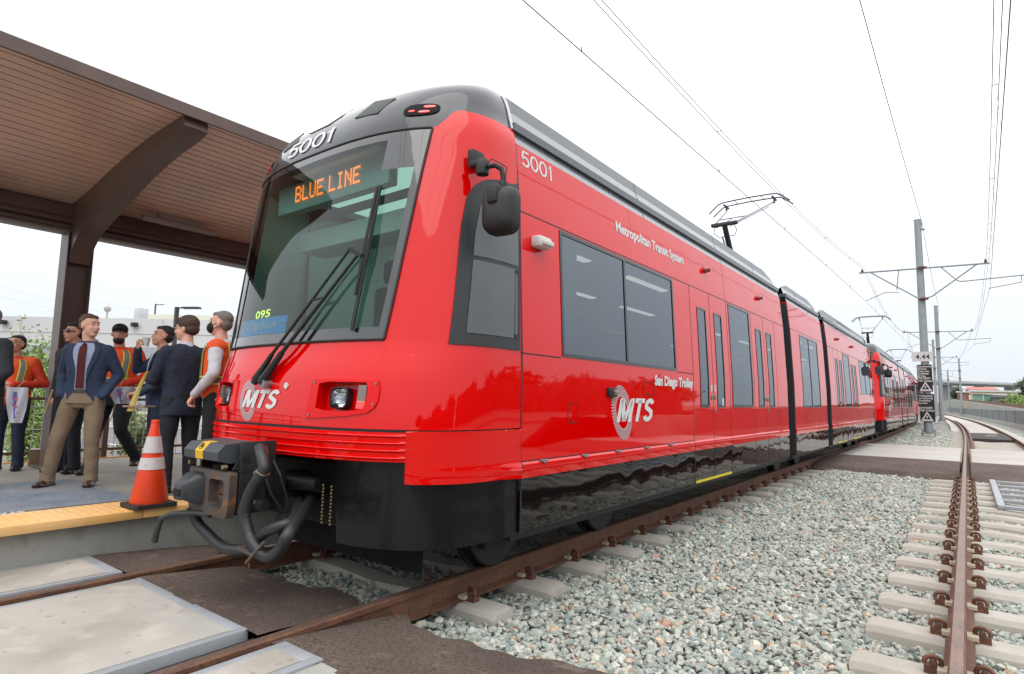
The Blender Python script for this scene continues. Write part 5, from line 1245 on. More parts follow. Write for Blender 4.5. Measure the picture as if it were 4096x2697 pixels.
# viaduct
t = thing('viaduct', 'long concrete road bridge crossing the distance at right', 'bridge', (*fwd(3900, 420), 0))
A, D = Vector((*fwd(3560, 420), 0)), Vector((*fwd(4180, 470), 0)); u = (D-A).normalized(); nrm = Vector((-u.y, u.x, 0))
def zpx(py, px, depth): return 1.3+(1348.5+281.5+.0185*(px-3868)-py)/2370*depth
b = MB(); zt = zpx(1533, 3900, 430); L = (D-A).length
b.obox(A+u*L/2+Vector((0, 0, zt)), u, nrm, (0, 0, 1), L/2, 5, .55); b.obox(A+u*L/2+Vector((0, 0, zt-1.2)), u, nrm, (0, 0, 1), L/2, 3.2, .6); b.build('deck', mat('far_concrete', (.40, .42, .43), .9), t, smooth=0)
b = MB(); b.obox(A+u*L/2+Vector((0, 0, zt+1.1))-nrm*4.9, u, nrm, (0, 0, 1), L/2, .2, .35); b.build('parapet', mat('far_concrete2', (.52, .53, .54), .9), t, smooth=0)
for k in range(5):
    b = MB(); p = A+u*(L*(.13+.2*k)); b.obox(p+Vector((0, 0, zt/2-1.5)), u, nrm, (0, 0, 1), 1.2, 3.5, zt/2); b.build('pier', MATS['far_concrete'], t, smooth=0)
def house(name, label, cat, pxa, pxb, depth, ytop, ybot, wallm, roofm, roofh=.25, thick=14, roof='slab', group=None, doors=0):
    a, c = Vector((*fwd(pxa, depth), 0)), Vector((*fwd(pxb, depth), 0)); u = (c-a).normalized(); n = Vector((-u.y, u.x, 0))
    n = (a+c)/2-CAMPOS; n.z = 0; n.normalize()
    hor = 1630+.0185*((pxa+pxb)/2-3868); zt = 1.3+(hor-ytop)/2370*depth; zb_ = min(1.3+(hor-ybot)/2370*depth, -.3 if ybot > hor else 99); L = (c-a).length
    t = thing(name, label, cat, ((a+c)/2)[:2]+(0,), group)
    b = MB(); b.obox(a+u*L/2+n*thick/2+Vector((0, 0, (zt+zb_)/2)), u, n, (0, 0, 1), L/2, thick/2, (zt-zb_)/2); b.build('wall', wallm, t, smooth=0)
    b = MB()
    if roof == 'slab': b.obox(a+u*L/2+n*thick/2+Vector((0, 0, zt+roofh/2+.01)), u, n, (0, 0, 1), L/2+.4, thick/2+.5, roofh/2)
    else:
        p = [a-n*.5, c-n*.5, c+n*(thick+.5), a+n*(thick+.5)]; r1, r2 = a+u*L*.04+n*thick*.5, c-u*L*.15+n*thick*.5; b.add([q+Vector((0, 0, zt)) for q in p]+[q+Vector((0, 0, zt+roofh)) for q in (r1, r2)], [(0, 1, 5, 4), (1, 2, 5), (2, 3, 4, 5), (3, 0, 4)])
    b.build('roof', roofm, t, smooth=0)
    for k in range(doors):
        b = MB(); q = a+u*L*(.15+.7*k/max(1, doors-1))-n*.05; b.obox(q+Vector((0, 0, zb_+(zt-zb_)*.42)), u, n, (0, 0, 1), L*.03, .06, (zt-zb_)*.3); b.build('door', mat('dark_door', (.10, .12, .14), .6), t, smooth=0)
    return t
M_ = mat
house('red_roofed_building', 'low building with a long red roof below the bridge', 'building', 3848, 3985, 330, 1560, 1580, M_('wall_beige2', (.42, .36, .30), .9), M_('red_roof', (.55, .19, .17), .8), 1.8, 20, 'hip')
house('beige_warehouse', 'long beige warehouse with white roof in front of the red roof', 'building', 3866, 4090, 250, 1569, 1610, M_('wall_beige', (.55, .48, .36), .9), M_('white_roof', (.74, .74, .74), .7), .7, 30, doors=3)
house('low_shed', 'long low white roofed shed in front of the beige warehouse', 'building', 3935, 4120, 210, 1583, 1615, M_('wall_grey2', (.36, .35, .32), .9), M_('white_roof', (.74, .74, .74), .7), .5, 14)
house('green_container', 'pale green metal container, left of two by the bank', 'container', 3876, 3915, 150, 1578, 1615, M_('green_metal', (.20, .40, .30), .6, var=[(.6, (.26, .46, .36), .4, .6, 3)]), M_('green_metal_top', (.42, .50, .44), .6), .15, 5)
house('green_container', 'pale green metal container, right of two by the bank', 'container', 3921, 3950, 150, 1580, 1615, M_('green_metal', (.2, .4, .3)), M_('green_metal_top', (.4, .5, .4)), .15, 5)
house('red_brick_shed', 'small red brown shed beside the right side pole', 'building', 3815, 3862, 200, 1571, 1600, M_('wall_redbrown', (.36, .17, .14), .8), M_('white_roof', (.74, .74, .74), .7), .4, 10, doors=2)
house('grey_wall', 'low grey wall behind the rising track', 'wall', 3950, 4140, 140, 1592, 1625, M_('asphalt_grey', (.20, .195, .18), .9), M_('asphalt_grey2', (.22, .215, .20), .9), .1, 40)
house('cream_tower', 'tall cream building at the right edge above the dark tree', 'building', 4068, 4130, 400, 1536, 1600, M_('wall_cream', (.58, .53, .44), .9), M_('white_roof', (.74, .74, .74), .7), .5, 20)

# ------------------------------------------------------------------ vegetation
def leafm(name, c1, c2):
    m = mat(name, c1, .6, var=[(3.0, c2, .35, .65, 3)]); m.node_tree.nodes['Principled BSDF'].inputs['Subsurface Weight'].default_value = 0; return m
def plant(name, label, cat, c, r, nleaf, ls, lm, group=None, trunk=.0, clump=16, seed=1):
    rg = np.random.default_rng(seed); t = thing(name, label, cat, (c[0], c[1], c[2]-r[2]-trunk), group)
    b = MB(); cl = []
    for k in range(clump):
        d = rg.normal(0, 1, 3); d /= np.linalg.norm(d); q = rg.uniform(.25, .95); cl.append((np.array(c)+d*np.array(r)*q, rg.uniform(.25, .5)))
    for k in range(nleaf):
        cc, cr2 = cl[rg.integers(clump)]; d = rg.normal(0, .45, 3); p = cc+d*np.array(r)*cr2*1.3
        if p[2] < c[2]-r[2]: continue
        a = rg.normal(0, 1, 3); a /= np.linalg.norm(a); e = np.cross(a, rg.normal(0, 1, 3)); e /= np.linalg.norm(e); s_ = ls*rg.uniform(.6, 1.4)
        b.add([p-a*s_, p+e*s_*.35, p+a*s_, p-e*s_*.35], [(0, 1, 2, 3)])
    b.build('foliage', lm, t, smooth=0, fixn=False)
    b = MB(); base = Vector((c[0], c[1], c[2]-r[2]-trunk))
    b.tube([base, base+Vector((0, 0, trunk+r[2]*.6)), Vector(c)+Vector((0, 0, r[2]*.3))], [max(.03, r[0]*.08), r[0]*.05, r[0]*.02], 7)
    for k in range(min(clump, 9)): b.tube([base+Vector((0, 0, trunk*.8+r[2]*.2)), Vector(cl[k][0])], [r[0]*.035, r[0]*.01], 5)
    b.build('branches' if trunk < .2 else 'trunk', mat('bark', (.12, .09, .07), .9), t, smooth=40); return t
LG = leafm('leaf_bright', (.26, .40, .10), (.42, .55, .18)); LD = leafm('leaf_dark', (.045, .075, .03), (.08, .11, .045)); LM = leafm('leaf_mid', (.20, .30, .08), (.32, .40, .14))
x, y = fwd(150, 12.5); plant('leafy_shrub', 'tall bright green leafy bush behind the railing beside the shelter post', 'shrub', (x, y, 1.05), (.42, .42, 1.40), 9000, .050, LG, clump=40, seed=3)
x, y = fwd(200, 12.0); plant('leafy_shrub', 'lower green bush left of the shelter post', 'shrub', (x, y, .60), (.50, .45, .85), 7000, .05, LG, clump=30, seed=4)
x, y = fwd(600, 11); plant('leafy_shrub', 'small bush seen between the cap man and the drinking man', 'shrub', (x, y, .55), (.5, .4, .65), 1800, .05, LM, clump=12, seed=5)
x, y = fwd(4105, 180); plant('dark_tree', 'dark round tree at the right edge below the cream building', 'tree', (x, y, 6.0), (4.2, 4.2, 3.6), 3500, .55, LD, trunk=1.5, seed=6)
x, y = fwd(4062, 120); plant('green_bush', 'bright green bush behind the rising track at right', 'bush', (x, y, 2.4), (2.1, 2.0, 1.9), 2500, .25, LG, seed=7)
x, y = fwd(3998, 130); plant('green_bush', 'brownish small bush left of the bright green bush', 'bush', (x, y, 2.0), (1.2, 1.2, 1.1), 1200, .22, leafm('leaf_brown', (.16, .13, .05), (.22, .18, .08)), seed=8)
x, y = fwd(3817, 260); plant('dark_tree', 'small dark tree left of the red roofed building', 'tree', (x, y, 7.0), (3.0, 3.0, 3.6), 1500, .5, LD, trunk=2, seed=9)

# ------------------------------------------------------------------ background, left: car park and warehouse
b = MB(); b.box((-70, -10, -.55), (-7.7, 60, -.25)); struct('car_park', b, LOT, smooth=0)
b = MB()
for k in range(9):
    y = 1.5+k*2.7; b.box((-16.5, y, -.249), (-11.0, y+.11, -.244))
b.box((-11.1, -5, -.249), (-11.0, 40, -.245)); struct('parking_lines', b, WHITE, smooth=0)
b = MB()
for k in range(9): y = 1.75+k*2.7; b.box((-16.2, y, -.249), (-11.3, y+.12, -.244))
b.box((-18.1, -5, -.249), (-17.9, 40, -.245)); struct('parking_lines', b, mat('line_blue', (.08, .26, .60), .6), smooth=0)
KF = []
def facing(pxa, pxb, depth, zb0, zt0, thick=.3):
    a, c = Vector((*fwd(pxa, depth), 0)), Vector((*fwd(pxb, depth), 0)); u = (c-a).normalized(); n = Vector((-u.y, u.x, 0))
    if n.dot(Vector((cf.x, cf.y, 0))) < 0: n = -n
    return a, u, n, (c-a).length
a, u, n, L = facing(-900, 1500, 26, 0, 0); b = MB(); b.obox(a+u*L/2+Vector((0, 0, .05)), u, n, (0, 0, 1), L/2, .25, .38)
tag(b.build('white_kerb_wall', mat('kerb_white', (.74, .73, .70), .8, var=[(2, (.6, .58, .55), .5, .7, 4)])), 'low white concrete wall across the car park behind the people', 'wall')
wh = thing('warehouse', 'long white warehouse with grey lower band behind the platform', 'warehouse', (*fwd(300, 60), -.3))
a, u, n, L = facing(-1500, 2300, 60, 0, 0); b = MB(); b.obox(a+u*L/2+n*10+Vector((0, 0, 5.05)), u, n, (0, 0, 1), L/2, 10, 3.70); b.build('upper_wall', mat('warehouse_white', (.78, .78, .78), .8, var=[(.15, (.70, .70, .71), .4, .7, 3)]), wh, smooth=0)
b = MB(); b.obox(a+u*L/2+n*9.99+Vector((0, 0, 2.65)), u, n, (0, 0, 1), L/2+.02, 10.02, 3.2); b.build('grey_band', mat('warehouse_grey', (.47, .49, .54), .8, var=[(.2, (.42, .44, .48), .4, .7, 3)]), wh, smooth=0)
b = MB()
for k in range(14): b.obox(a+u*(4+k*7.2)+Vector((0, 0, 7.4))-n*.03, u, n, (0, 0, 1), .04, .03, 1.4)
b.obox(a+u*L/2-n*.03+Vector((0, 0, 7.2)), u, n, (0, 0, 1), L/2, .02, .03); b.build('panel_joints', mat('joint_grey', (.62, .62, .63), .8), wh, smooth=0)
for px in (8, 533, 1180): 
    x, y = fwd(px, 59.7); b = MB(); b.box((x-.35, y-.25, 7.9), (x+.35, y+.25, 8.3), .05); b.build('wall_lamp', BLKM, wh)
a, u, n, L = facing(570, 1500, 75, 0, 0); b = MB(); b.obox(a+u*L/2+n*4+Vector((0, 0, 6.6)), u, n, (0, 0, 1), L/2, 4, 4.6)
tag(b.build('yellowish_hall', mat('hall_cream', (.74, .73, .60), .8), smooth=0), 'pale cream hall roof rising behind the white warehouse', 'building')
x, y = fwd(556, 66); b = MB(); b.box((x-.9, y-.6, 8.6), (x+.9, y+.6, 9.5), .05); b.box((x-.55, y-.5, 9.5), (x+.7, y+.5, 10.6), .05); tag(b.build('roof_vent_unit', mat('vent_grey', (.58, .60, .62), .6)), 'pale grey ventilation unit on the warehouse roof', 'vent unit')
x, y = fwd(420, 66); b = MB(); b.tube([(x, y, 8.6), (x, y, 10.3)], .08, 6); b.ell((x, y, 10.5), (.45, .35, .35), 12, 8); tag(b.build('roof_vent', mat('vent_dark', (.42, .40, .37), .7)), 'small round vent on a stalk on the warehouse roof', 'vent')
t = thing('lamp_post', 'dark car park lamp post with a flat head pointing right', 'lamp post', (*fwd(699, 32), -.3)); x, y = fwd(699, 32)
b = MB(); b.box((x-.09, y-.09, -.3), (x+.09, y+.09, 5.95)); b.build('post', mat('post_bronze', (.06, .055, .05), .5), t, smooth=0)
b = MB(); q = Vector((x, y, 5.9)); b.beam(q, q+cr*.35, .07, .07); b.beam(q+cr*.35+Vector((0, 0, .0)), q+cr*1.25, .35, .09); b.build('lamp_head', mat('post_bronze', (.06, .055, .05), .5), t, smooth=0)
x, y = fwd(612, 150); t = thing('utility_pole', 'thin wooden utility pole with cross arms beyond the warehouse', 'utility pole', (x, y, 0)); b = MB(); b.tube([(x, y, 0), (x, y, 23.8)], .22, 6); b.build('shaft', mat('pole_wood', (.2, .16, .13), .8), t)
b = MB(); 
for z in (23.6, 20.6): b.beam((x, y, z), Vector((x, y, z))+cr*2.2, .2, .2)
b.build('cross_arm', mat('pole_wood', (.2, .16, .13), .8), t, smooth=0)
b = MB()
x, y = fwd(895, 22); t = thing('grey_cabinet_sign', 'small grey board sticking up behind the masked man', 'sign', (x, y, 0)); b = MB(); b.tube([(x, y, -.3), (x, y, 3.9)], .04, 8); b.build('post', GALVP, t); b = MB(); b.obox((x, y, 4.0), cr, cf, (0, 0, 1), .27, .02, .17); b.build('panel', GALVP, t)
for z_, pxa, pya, pxb, pyb in ((0, 0, 1110, 760, 1300), (0, 0, 1150, 760, 1340), (0, 0, 1190, 760, 1370)):
    def at(px, py, d): x, y = fwd(px, d); return (x, y, 1.3+(1630+.0185*(px-3868)-py)/2370*d)
    wire('power_line', [at(pxa-400, pya-100, 120), at(pxb+200, pyb+50, 120)], 'faint thin power line in the sky beyond the shelter', 'distant power lines', .016, mt=mat('faint_wire', (.5, .5, .52), .8))

# things on the viewer's side of the tracks that the paint and windows mirror
t = thing('freight_wagons', 'rusty red freight wagons standing beyond the right hand tracks', 'wagon', (34, 20, 0))
for k in range(7):
    y = -30+k*17; b = MB(); b.box((33, y, .4), (36, y+15.5, 3.1+.5*(k % 3)), .05); w_ = b.build('wagon_body', mat('wagon_red', (.20, .06, .045), .8, var=[(.6, (.28, .12, .09), .4, .65, 4)]), t)
    b = MB()
    for j in range(9): b.box((32.95, y+.4+j*1.8, .5), (32.99, y+.55+j*1.8, 3.0))
    b.build('rib', mat('wagon_rib', (.12, .045, .04), .8), w_, smooth=0)
for k in range(13):
    y = -60+k*19+4*math.sin(k*2.1); plant('distant_tree', 'broad dark tree in the row beyond the freight wagons', 'tree', (64+6*math.sin(k*1.7), y, 4.6+.8*math.sin(k)), (8, 8, 3.4+math.sin(k*1.3)), 700, 1.1, LD, 'tree row beyond the wagons', trunk=1, clump=10, seed=20+k)

# ------------------------------------------------------------------ traffic cone
t = thing('traffic_cone', 'orange traffic cone with two white collars on the yellow platform strip', 'traffic cone', (-1.88, 2.29, PZ+.012))
b = MB(); b.prism([(-1.88+dx_, 2.29+dy_) for dx_, dy_ in ((-.17, -.15), (-.15, -.17), (.15, -.17), (.17, -.15), (.17, .15), (.15, .17), (-.15, .17), (-.17, .15))], 'z', PZ+.018, PZ+.052); b.build('base', mat('cone_base', (.03, .02, .02), .7), t, smooth=0)
b = MB(); H = .71; cr_at = lambda z: .128*(1-z/H)+.026
b.lathe((-1.88, 2.29, PZ+.05), [(.145, 0), (cr_at(.02), .012), (cr_at(H-.03), H-.04), (.03, H-.03), (.032, H-.01), (.022, H)], 28); b.build('body', CONEO, t, smooth=50)
for z0, z1 in ((.285, .385), (.425, .565)):
    b = MB(); b.lathe((-1.88, 2.29, PZ+.05), [(cr_at(z0)+.0005, z0), (cr_at(z0)+.0035, z0+.001), (cr_at(z1)+.0035, z1-.001), (cr_at(z1)+.0005, z1)], 28); b.build('collar', CONEW, t, smooth=50)

# ------------------------------------------------------------------ people
SKIN = mat('skin', (.86, .47, .34), .55, var=[(9, (.88, .50, .38), .4, .65, 3)]); SKIN.node_tree.nodes['Principled BSDF'].inputs['Subsurface Weight'].default_value = .08
SKIND = mat('skin_tan', (.66, .32, .205), .55, var=[(9, (.70, .37, .25), .4, .65, 3)])
def cloth(name, c, c2=None): return mat(name, c, .85, bump=(22, .55, .010, 4), var=[(6, c2 or tuple(q*.75 for q in c), .4, .7, 4)])
NAVY = cloth('navy_suit', (.014, .022, .050)); BLUE = cloth('blue_blazer', (.030, .052, .110)); CHARC = cloth('charcoal_suit', (.022, .026, .034)); TAN = cloth('khaki', (.30, .215, .14)); DNAVY = cloth('dark_trousers', (.010, .014, .024)); DENIM = cloth('dark_denim', (.016, .028, .062))
HIVIS = cloth('hi_vis_orange', (.95, .12, .02), (.85, .085, .015)); ORSH = cloth('orange_shirt', (.80, .05, .012)); SHIRT = cloth('pale_blue_shirt', (.42, .48, .68)); WSH = cloth('white_shirt', (.74, .74, .80)); TIE = cloth('maroon_tie', (.10, .008, .010)); BLKC = cloth('black_cloth', (.010, .011, .013))
SHOE = mat('brown_leather', (.055, .02, .013), .35, coat=.3); SHOEB = mat('black_leather', (.012, .011, .011), .4, coat=.2); HAIRB = mat('hair_brown', (.075, .040, .025), .7, bump=(120, .8, .004, 2)); HAIRK = mat('hair_black', (.012, .010, .010), .7, bump=(120, .8, .004, 2)); HAIRS = mat('hair_cropped', (.15, .078, .048), .8, bump=(150, .8, .003, 2), var=[(60, (.10, .05, .03), .4, .6, 3)])
HAIRG = mat('hair_grey', (.22, .20, .185), .8, bump=(120, .8, .004, 2)); STRG = mat('reflective_tape', (.20, .19, .17), .5); STRY = mat('tape_yellow', (.80, .75, .03), .5); EYEW = mat('eye_white', (.7, .68, .65), .3); EYED = mat('eye_dark', (.02, .012, .01), .2); LIP = mat('lips', (.33, .10, .075), .5)

def capsule(mb, p0, r0, p1, r1, n=14, fl=1., up=None):
    p0, p1 = Vector(p0), Vector(p1); d = (p1-p0); L = d.length; d = d/L if L > 1e-6 else Vector((0, 0, 1)); x = d.cross(Vector(up) if up else Vector((0, 1, 0)))
    if x.length < .1: x = d.cross(Vector((1, 0, 0)))
    x.normalize(); y = d.cross(x); rg = []
    for k in range(5): a = -PI/2+PI/2*k/4; rg.append((p0+d*r0*math.sin(a), max(1e-4, r0*math.cos(a))))
    for k in range(1, 4): rg.append((p0.lerp(p1, k/4), lerp(r0, r1, k/4)))
    for k in range(5): a = PI/2*k/4; rg.append((p1+d*r1*math.sin(a), max(1e-4, r1*math.cos(a))))
    vs = [c+x*r*math.cos(2*PI*i/n)+y*r*fl*math.sin(2*PI*i/n) for c, r in rg for i in range(n)]
    fs = [(j*n+i, j*n+(i+1) % n, (j+1)*n+(i+1) % n, (j+1)*n+i) for j in range(len(rg)-1) for i in range(n)]+[tuple(range(n-1, -1, -1)), tuple((len(rg)-1)*n+i for i in range(n))]
    return mb.add(vs, fs)
def chain(mb, pts, rs, fl=1.):
    for i in range(len(pts)-1): capsule(mb, pts[i], rs[i], pts[i+1], rs[i+1], fl=fl)
def loftz(mb, rings, n=28, p=2.3):     # rings: (cx, cy, z, rx, ry)
    vs = [(cx_+rx*math.copysign(abs(math.cos(2*PI*i/n))**(2/p), math.cos(2*PI*i/n)), cy_+ry*math.copysign(abs(math.sin(2*PI*i/n))**(2/p), math.sin(2*PI*i/n)), z) for cx_, cy_, z, rx, ry in rings for i in range(n)]
    fs = [(j*n+i, j*n+(i+1) % n, (j+1)*n+(i+1) % n, (j+1)*n+i) for j in range(len(rings)-1) for i in range(n)]+[tuple(range(n-1, -1, -1)), tuple((len(rings)-1)*n+i for i in range(n))]
    return mb.add(vs, fs)
def blob(mb, name, mt, parent, vox=.011, smooth_it=4, disp=None):      # weld overlapping pieces into one continuous skin
    me = bpy.data.meshes.new('tmp'); me.from_pydata([tuple(v) for v in mb.v], [], mb.f); o = bpy.data.objects.new('tmp', me); COL.objects.link(o)
    md = o.modifiers.new('r', 'REMESH'); md.mode = 'VOXEL'; md.voxel_size = vox; md.adaptivity = 0
    sm = o.modifiers.new('s', 'SMOOTH'); sm.iterations = smooth_it; sm.factor = .5
    if disp:
        tx_ = bpy.data.textures.get('folds') or bpy.data.textures.new('folds', 'CLOUDS'); tx_.noise_scale = .09; tx_.noise_depth = 2
        dm = o.modifiers.new('d', 'DISPLACE'); dm.texture = tx_; dm.strength = disp; dm.texture_coords = 'GLOBAL'; dm.mid_level = .5
    dg = bpy.context.evaluated_depsgraph_get(); m2 = bpy.data.meshes.new_from_object(o.evaluated_get(dg)); bpy.data.objects.remove(o); bpy.data.meshes.remove(me)
    m2.name = name; m2.materials.clear(); m2.materials.append(mt); m2.shade_smooth(); r = bpy.data.objects.new(name, m2); COL.objects.link(r); r.parent = parent; return r
def raw(mb, name, mt, parent, smooth=50):
    me = bpy.data.meshes.new(name); me.from_pydata([tuple(v) for v in mb.v], [], mb.f); me.materials.append(mt); me.shade_smooth(); me.set_sharp_from_angle(angle=R_(smooth)); o = bpy.data.objects.new(name, me); COL.objects.link(o); o.parent = parent; return o

def person(label, loc, facing, h=1.8, build=1., legs=None, armL=None, armR=None, head=(0, 0), top='jacket', topm=NAVY, legm=NAVY, shoem=SHOE, skin=SKIN, hair='short', hairm=HAIRB, hem=.80, sleeve=None, shirt=None, tie=None, vest=False, cap=False, mask=False, shades=False, belly=0., fists=True, openj=0., beard=False, lean=(0, 0), skipfoot=False):
    """local frame: x = person's right, y = forward, z = up; arms as (elbow, wrist, hand direction)"""
    t = thing('person', label, 'person', (loc[0], loc[1], PZ+.005)); k = h/1.8
    t.rotation_euler.z = math.atan2(facing[1], facing[0])-PI/2; t.scale = (k, k, k)
    # x = right: forward = +y, right = +x
    legs = legs or {1: ((.10, 0, .93), (.115, .02, .50), (.125, -.02, .085)), -1: ((-.10, 0, .93), (-.115, .02, .50), (-.125, -.02, .085))}
    sh = {1: Vector((.175*build+lean[0], lean[1], 1.405)), -1: Vector((-.175*build+lean[0], lean[1], 1.405))}
    arms = {1: armR or ((.255, -.02, 1.15), (.235, .10, .90), (0, .05, -1)), -1: armL or ((-.255, -.02, 1.15), (-.235, .10, .90), (0, .05, -1))}
    # trousers
    b = MB(); loftz(b, [(0, 0, .80, .150*build, .105), (0, 0, .88, .170*build, .125), (0, .0, .98, .160*build, .118+belly*.4), (0, .01, 1.06, .150*build, .112+belly*.5)])
    for s in (1, -1):
        H_, K_, A_ = [Vector(q) for q in legs[s]]; chain(b, [H_, H_.lerp(K_, .5), K_, K_.lerp(A_, .5), A_+Vector((0, 0, .0))], [.098*build, .090*build, .072, .068, .062]); 
        loftz(b, [(A_.x, A_.y+.005, max(.035, A_.z-.055), .066, .078), (A_.x, A_.y, A_.z+.03, .060, .068)], 16)
    blob(b, 'trousers', legm, t, .013, 3, .012)
    for s in (1, -1):
        A_ = Vector(legs[s][2]); K_ = Vector(legs[s][1]); b = MB(); z0 = A_.z-.085; yaw = .22*s; c, si = math.cos(-yaw), math.sin(-yaw)
        def Fp(x, y, z): return (A_.x+x*c-y*si, A_.y+x*si+y*c, z0+z)
        for (x, y, z, rx, ry, rz) in ((0, -.03, .045, .042, .055, .045), (0, .05, .035, .047, .07, .035), (0, .13, .028, .044, .06, .028)): b.ell(Fp(x, y, z), (rx, ry, rz), 12, 8)
        vs = [Fp(x, y, z) for z in (.002, .022) for x, y in ((-.036, -.085), (.036, -.085), (.05, .06), (.045, .14), (.0, .188), (-.045, .14), (-.05, .06))]
        b.add(vs, [tuple(range(6, -1, -1)), tuple(range(7, 14))]+[(i, (i+1) % 7, 7+(i+1) % 7, 7+i) for i in range(7)]); blob(b, 'shoe', shoem, t, .009, 2)
    # torso profile used for clothing and for stripes
    TZ = [.74, .86, .98, 1.10, 1.22, 1.34, 1.42, 1.47, 1.50]; RX = [.195, .185, .178, .176, .190, .205, .190, .130, .075]; RY = [.125, .125, .120, .122, .128, .130, .112, .090, .065]
    if top == 'shirt': RX = [.170, .172, .168, .168, .182, .198, .182, .120, .070]
    def tor(z, off=0.):
        f = (z-.9)/.6; rx = float(np.interp(z, TZ, RX))*build+off; ry = float(np.interp(z, TZ, RY))*(.5+.5*build)+off+belly*math.exp(-((z-1.08)/.16)**2)*.5
        return lean[0]*f, lean[1]*f+belly*.5*math.exp(-((z-1.08)/.16)**2), rx, ry
    b = MB(); zz = [hem]+[z for z in TZ if z > hem+.02]; loftz(b, [(tor(z)[0], tor(z)[1], z, tor(z)[2]*(1.03 if z == hem else 1), tor(z)[3]) for z in zz])
    for s in (1, -1):
        E_, W_ = Vector(arms[s][0]), Vector(arms[s][1]); S_ = sh[s]; rr = [.072*build, .062, .054, .048, .043] if top == 'jacket' else [.074*build, .064, .054, .048, .042]
        ed = sleeve if sleeve is not None else 1.
        pts = [S_, S_.lerp(E_, .5), E_, E_.lerp(W_, .5), W_]
        if ed >= 1: chain(b, pts, rr)
        else: chain(b, pts[:3], [rr[0], rr[1]*1.05, rr[2]*1.1])
        capsule(b, S_-Vector((s*.07, 0, -.01)), .070, S_+Vector((0, 0, -.025)), .070*build)
    blob(b, 'jacket' if top == 'jacket' else 'shirt', topm, t, .013, 4, .016)
    # body: head, neck, hands (and bare forearms): one surface
    b = MB(); hy, hp = head; HC = Vector((lean[0], lean[1]+.03, 1.655)); Rz = Matrix.Rotation(hy, 3, 'Z') @ Matrix.Rotation(hp, 3, 'X')
    def Hh(x, y, z): return HC+Rz @ Vector((x, y, z))
    capsule(b, (lean[0]*.9, lean[1]*.9-.01, 1.40), .064, Hh(0, -.015, -.075), .056)
    b.ell(Hh(0, -.012, .035), (.076, .096, .092), 20, 14, mat3=Rz); b.ell(Hh(0, .018, -.035), (.064, .078, .080), 18, 12, mat3=Rz); b.ell(Hh(0, .050, -.085), (.040, .040, .030), 14, 10, mat3=Rz)
    b.ell(Hh(0, .096, -.020), (.013, .018, .020), 10, 8, mat3=Rz); capsule(b, Hh(0, .084, .022), .009, Hh(0, .102, -.018), .013); capsule(b, Hh(-.035, .080, .038), .010, Hh(.035, .080, .038), .010)
    for q in (-1, 1): b.ell(Hh(q*.078, -.005, -.005), (.011, .020, .030), 10, 8, mat3=Rz); b.ell(Hh(q*.035, .068, -.025), (.022, .02, .02), 10, 8, mat3=Rz)
    capsule(b, Hh(-.016, .088, -.057), .008, Hh(.016, .088, -.057), .008)
    sk = blob(b, 'body', skin, t, .0075, 2)
    if fists:
        for s in (1, -1):
            E_, W_, D_ = Vector(arms[s][0]), Vector(arms[s][1]), Vector(arms[s][2]).normalized()
            if arms[s][2] is None: continue
            b = MB(); side = D_.cross(Vector((0, 1, 0)) if abs(D_.y) < .8 else Vector((0, 0, 1))).normalized(); nrm = D_.cross(side).normalized(); st = W_.lerp(E_, .10 if ed >= 1 else .9)
            chain(b, [st, W_+D_*.01], [.040 if ed < 1 else .029, .026]); P0 = W_+D_*.015
            capsule(b, P0+side*.018, .020, P0+D_*.065+side*.022, .019); capsule(b, P0-side*.012, .020, P0+D_*.068-side*.018, .018)
            for i, (o_, L) in enumerate(((.033, .062), (.012, .072), (-.010, .068), (-.031, .055))):
                k0 = P0+D_*.075+side*o_; k1 = k0+(D_*.6+nrm*.75).normalized()*L*.5; k2 = k1+(nrm*.95-D_*.35).normalized()*L*.5; chain(b, [k0, k1, k2], [.0105, .0095, .008])
            chain(b, [P0+side*.03+D_*.01, P0+side*.055+D_*.04+nrm*.015, P0+side*.045+D_*.07+nrm*.035], [.013, .011, .009]); blob(b, 'hand', skin, sk, .0060, 1)
    # face details
    b = MB()
    if shades: b.ell(Hh(-.032, .088, .018), (.030, .012, .019), 12, 8, mat3=Rz); b.ell(Hh(.032, .088, .018), (.030, .012, .019), 12, 8, mat3=Rz); capsule(b, Hh(-.074, .02, .02), .004, Hh(-.05, .082, .022), .005); capsule(b, Hh(.074, .02, .02), .004, Hh(.05, .082, .022), .005); raw(b, 'sunglasses', EYED, t)
    else:
        for q in (-1, 1): b.ell(Hh(q*.030, .083, .018), (.013, .008, .008), 10, 6, mat3=Rz)
        raw(b, 'eye', EYEW, t); b = MB()
        for q in (-1, 1): b.ell(Hh(q*.030, .090, .018), (.006, .004, .006), 8, 6, mat3=Rz)
        raw(b, 'iris', EYED, t)
    b = MB()
    for q in (-1, 1): capsule(b, Hh(q*.016, .090, .043), .0045, Hh(q*.046, .079, .042), .004)
    raw(b, 'eyebrow', hairm, t)
    if mask:
        b = MB(); b.ell(Hh(0, .062, -.045), (.064, .058, .060), 18, 12, mat3=Rz)
        for q in (-1, 1): capsule(b, Hh(q*.058, .06, -.02), .003, Hh(q*.083, .0, .0), .003); capsule(b, Hh(q*.058, .05, -.06), .003, Hh(q*.083, -.005, -.03), .003)
        raw(b, 'face_mask', BLKC, t)
    else: b = MB(); capsule(b, Hh(-.020, .094, -.060), .005, Hh(.020, .094, -.060), .005); raw(b, 'mouth', LIP, t)
    if beard: b = MB(); b.ell(Hh(0, .036, -.080), (.062, .062, .048), 16, 10, mat3=Rz); blob(b, 'beard', hairm, t, .008, 1)
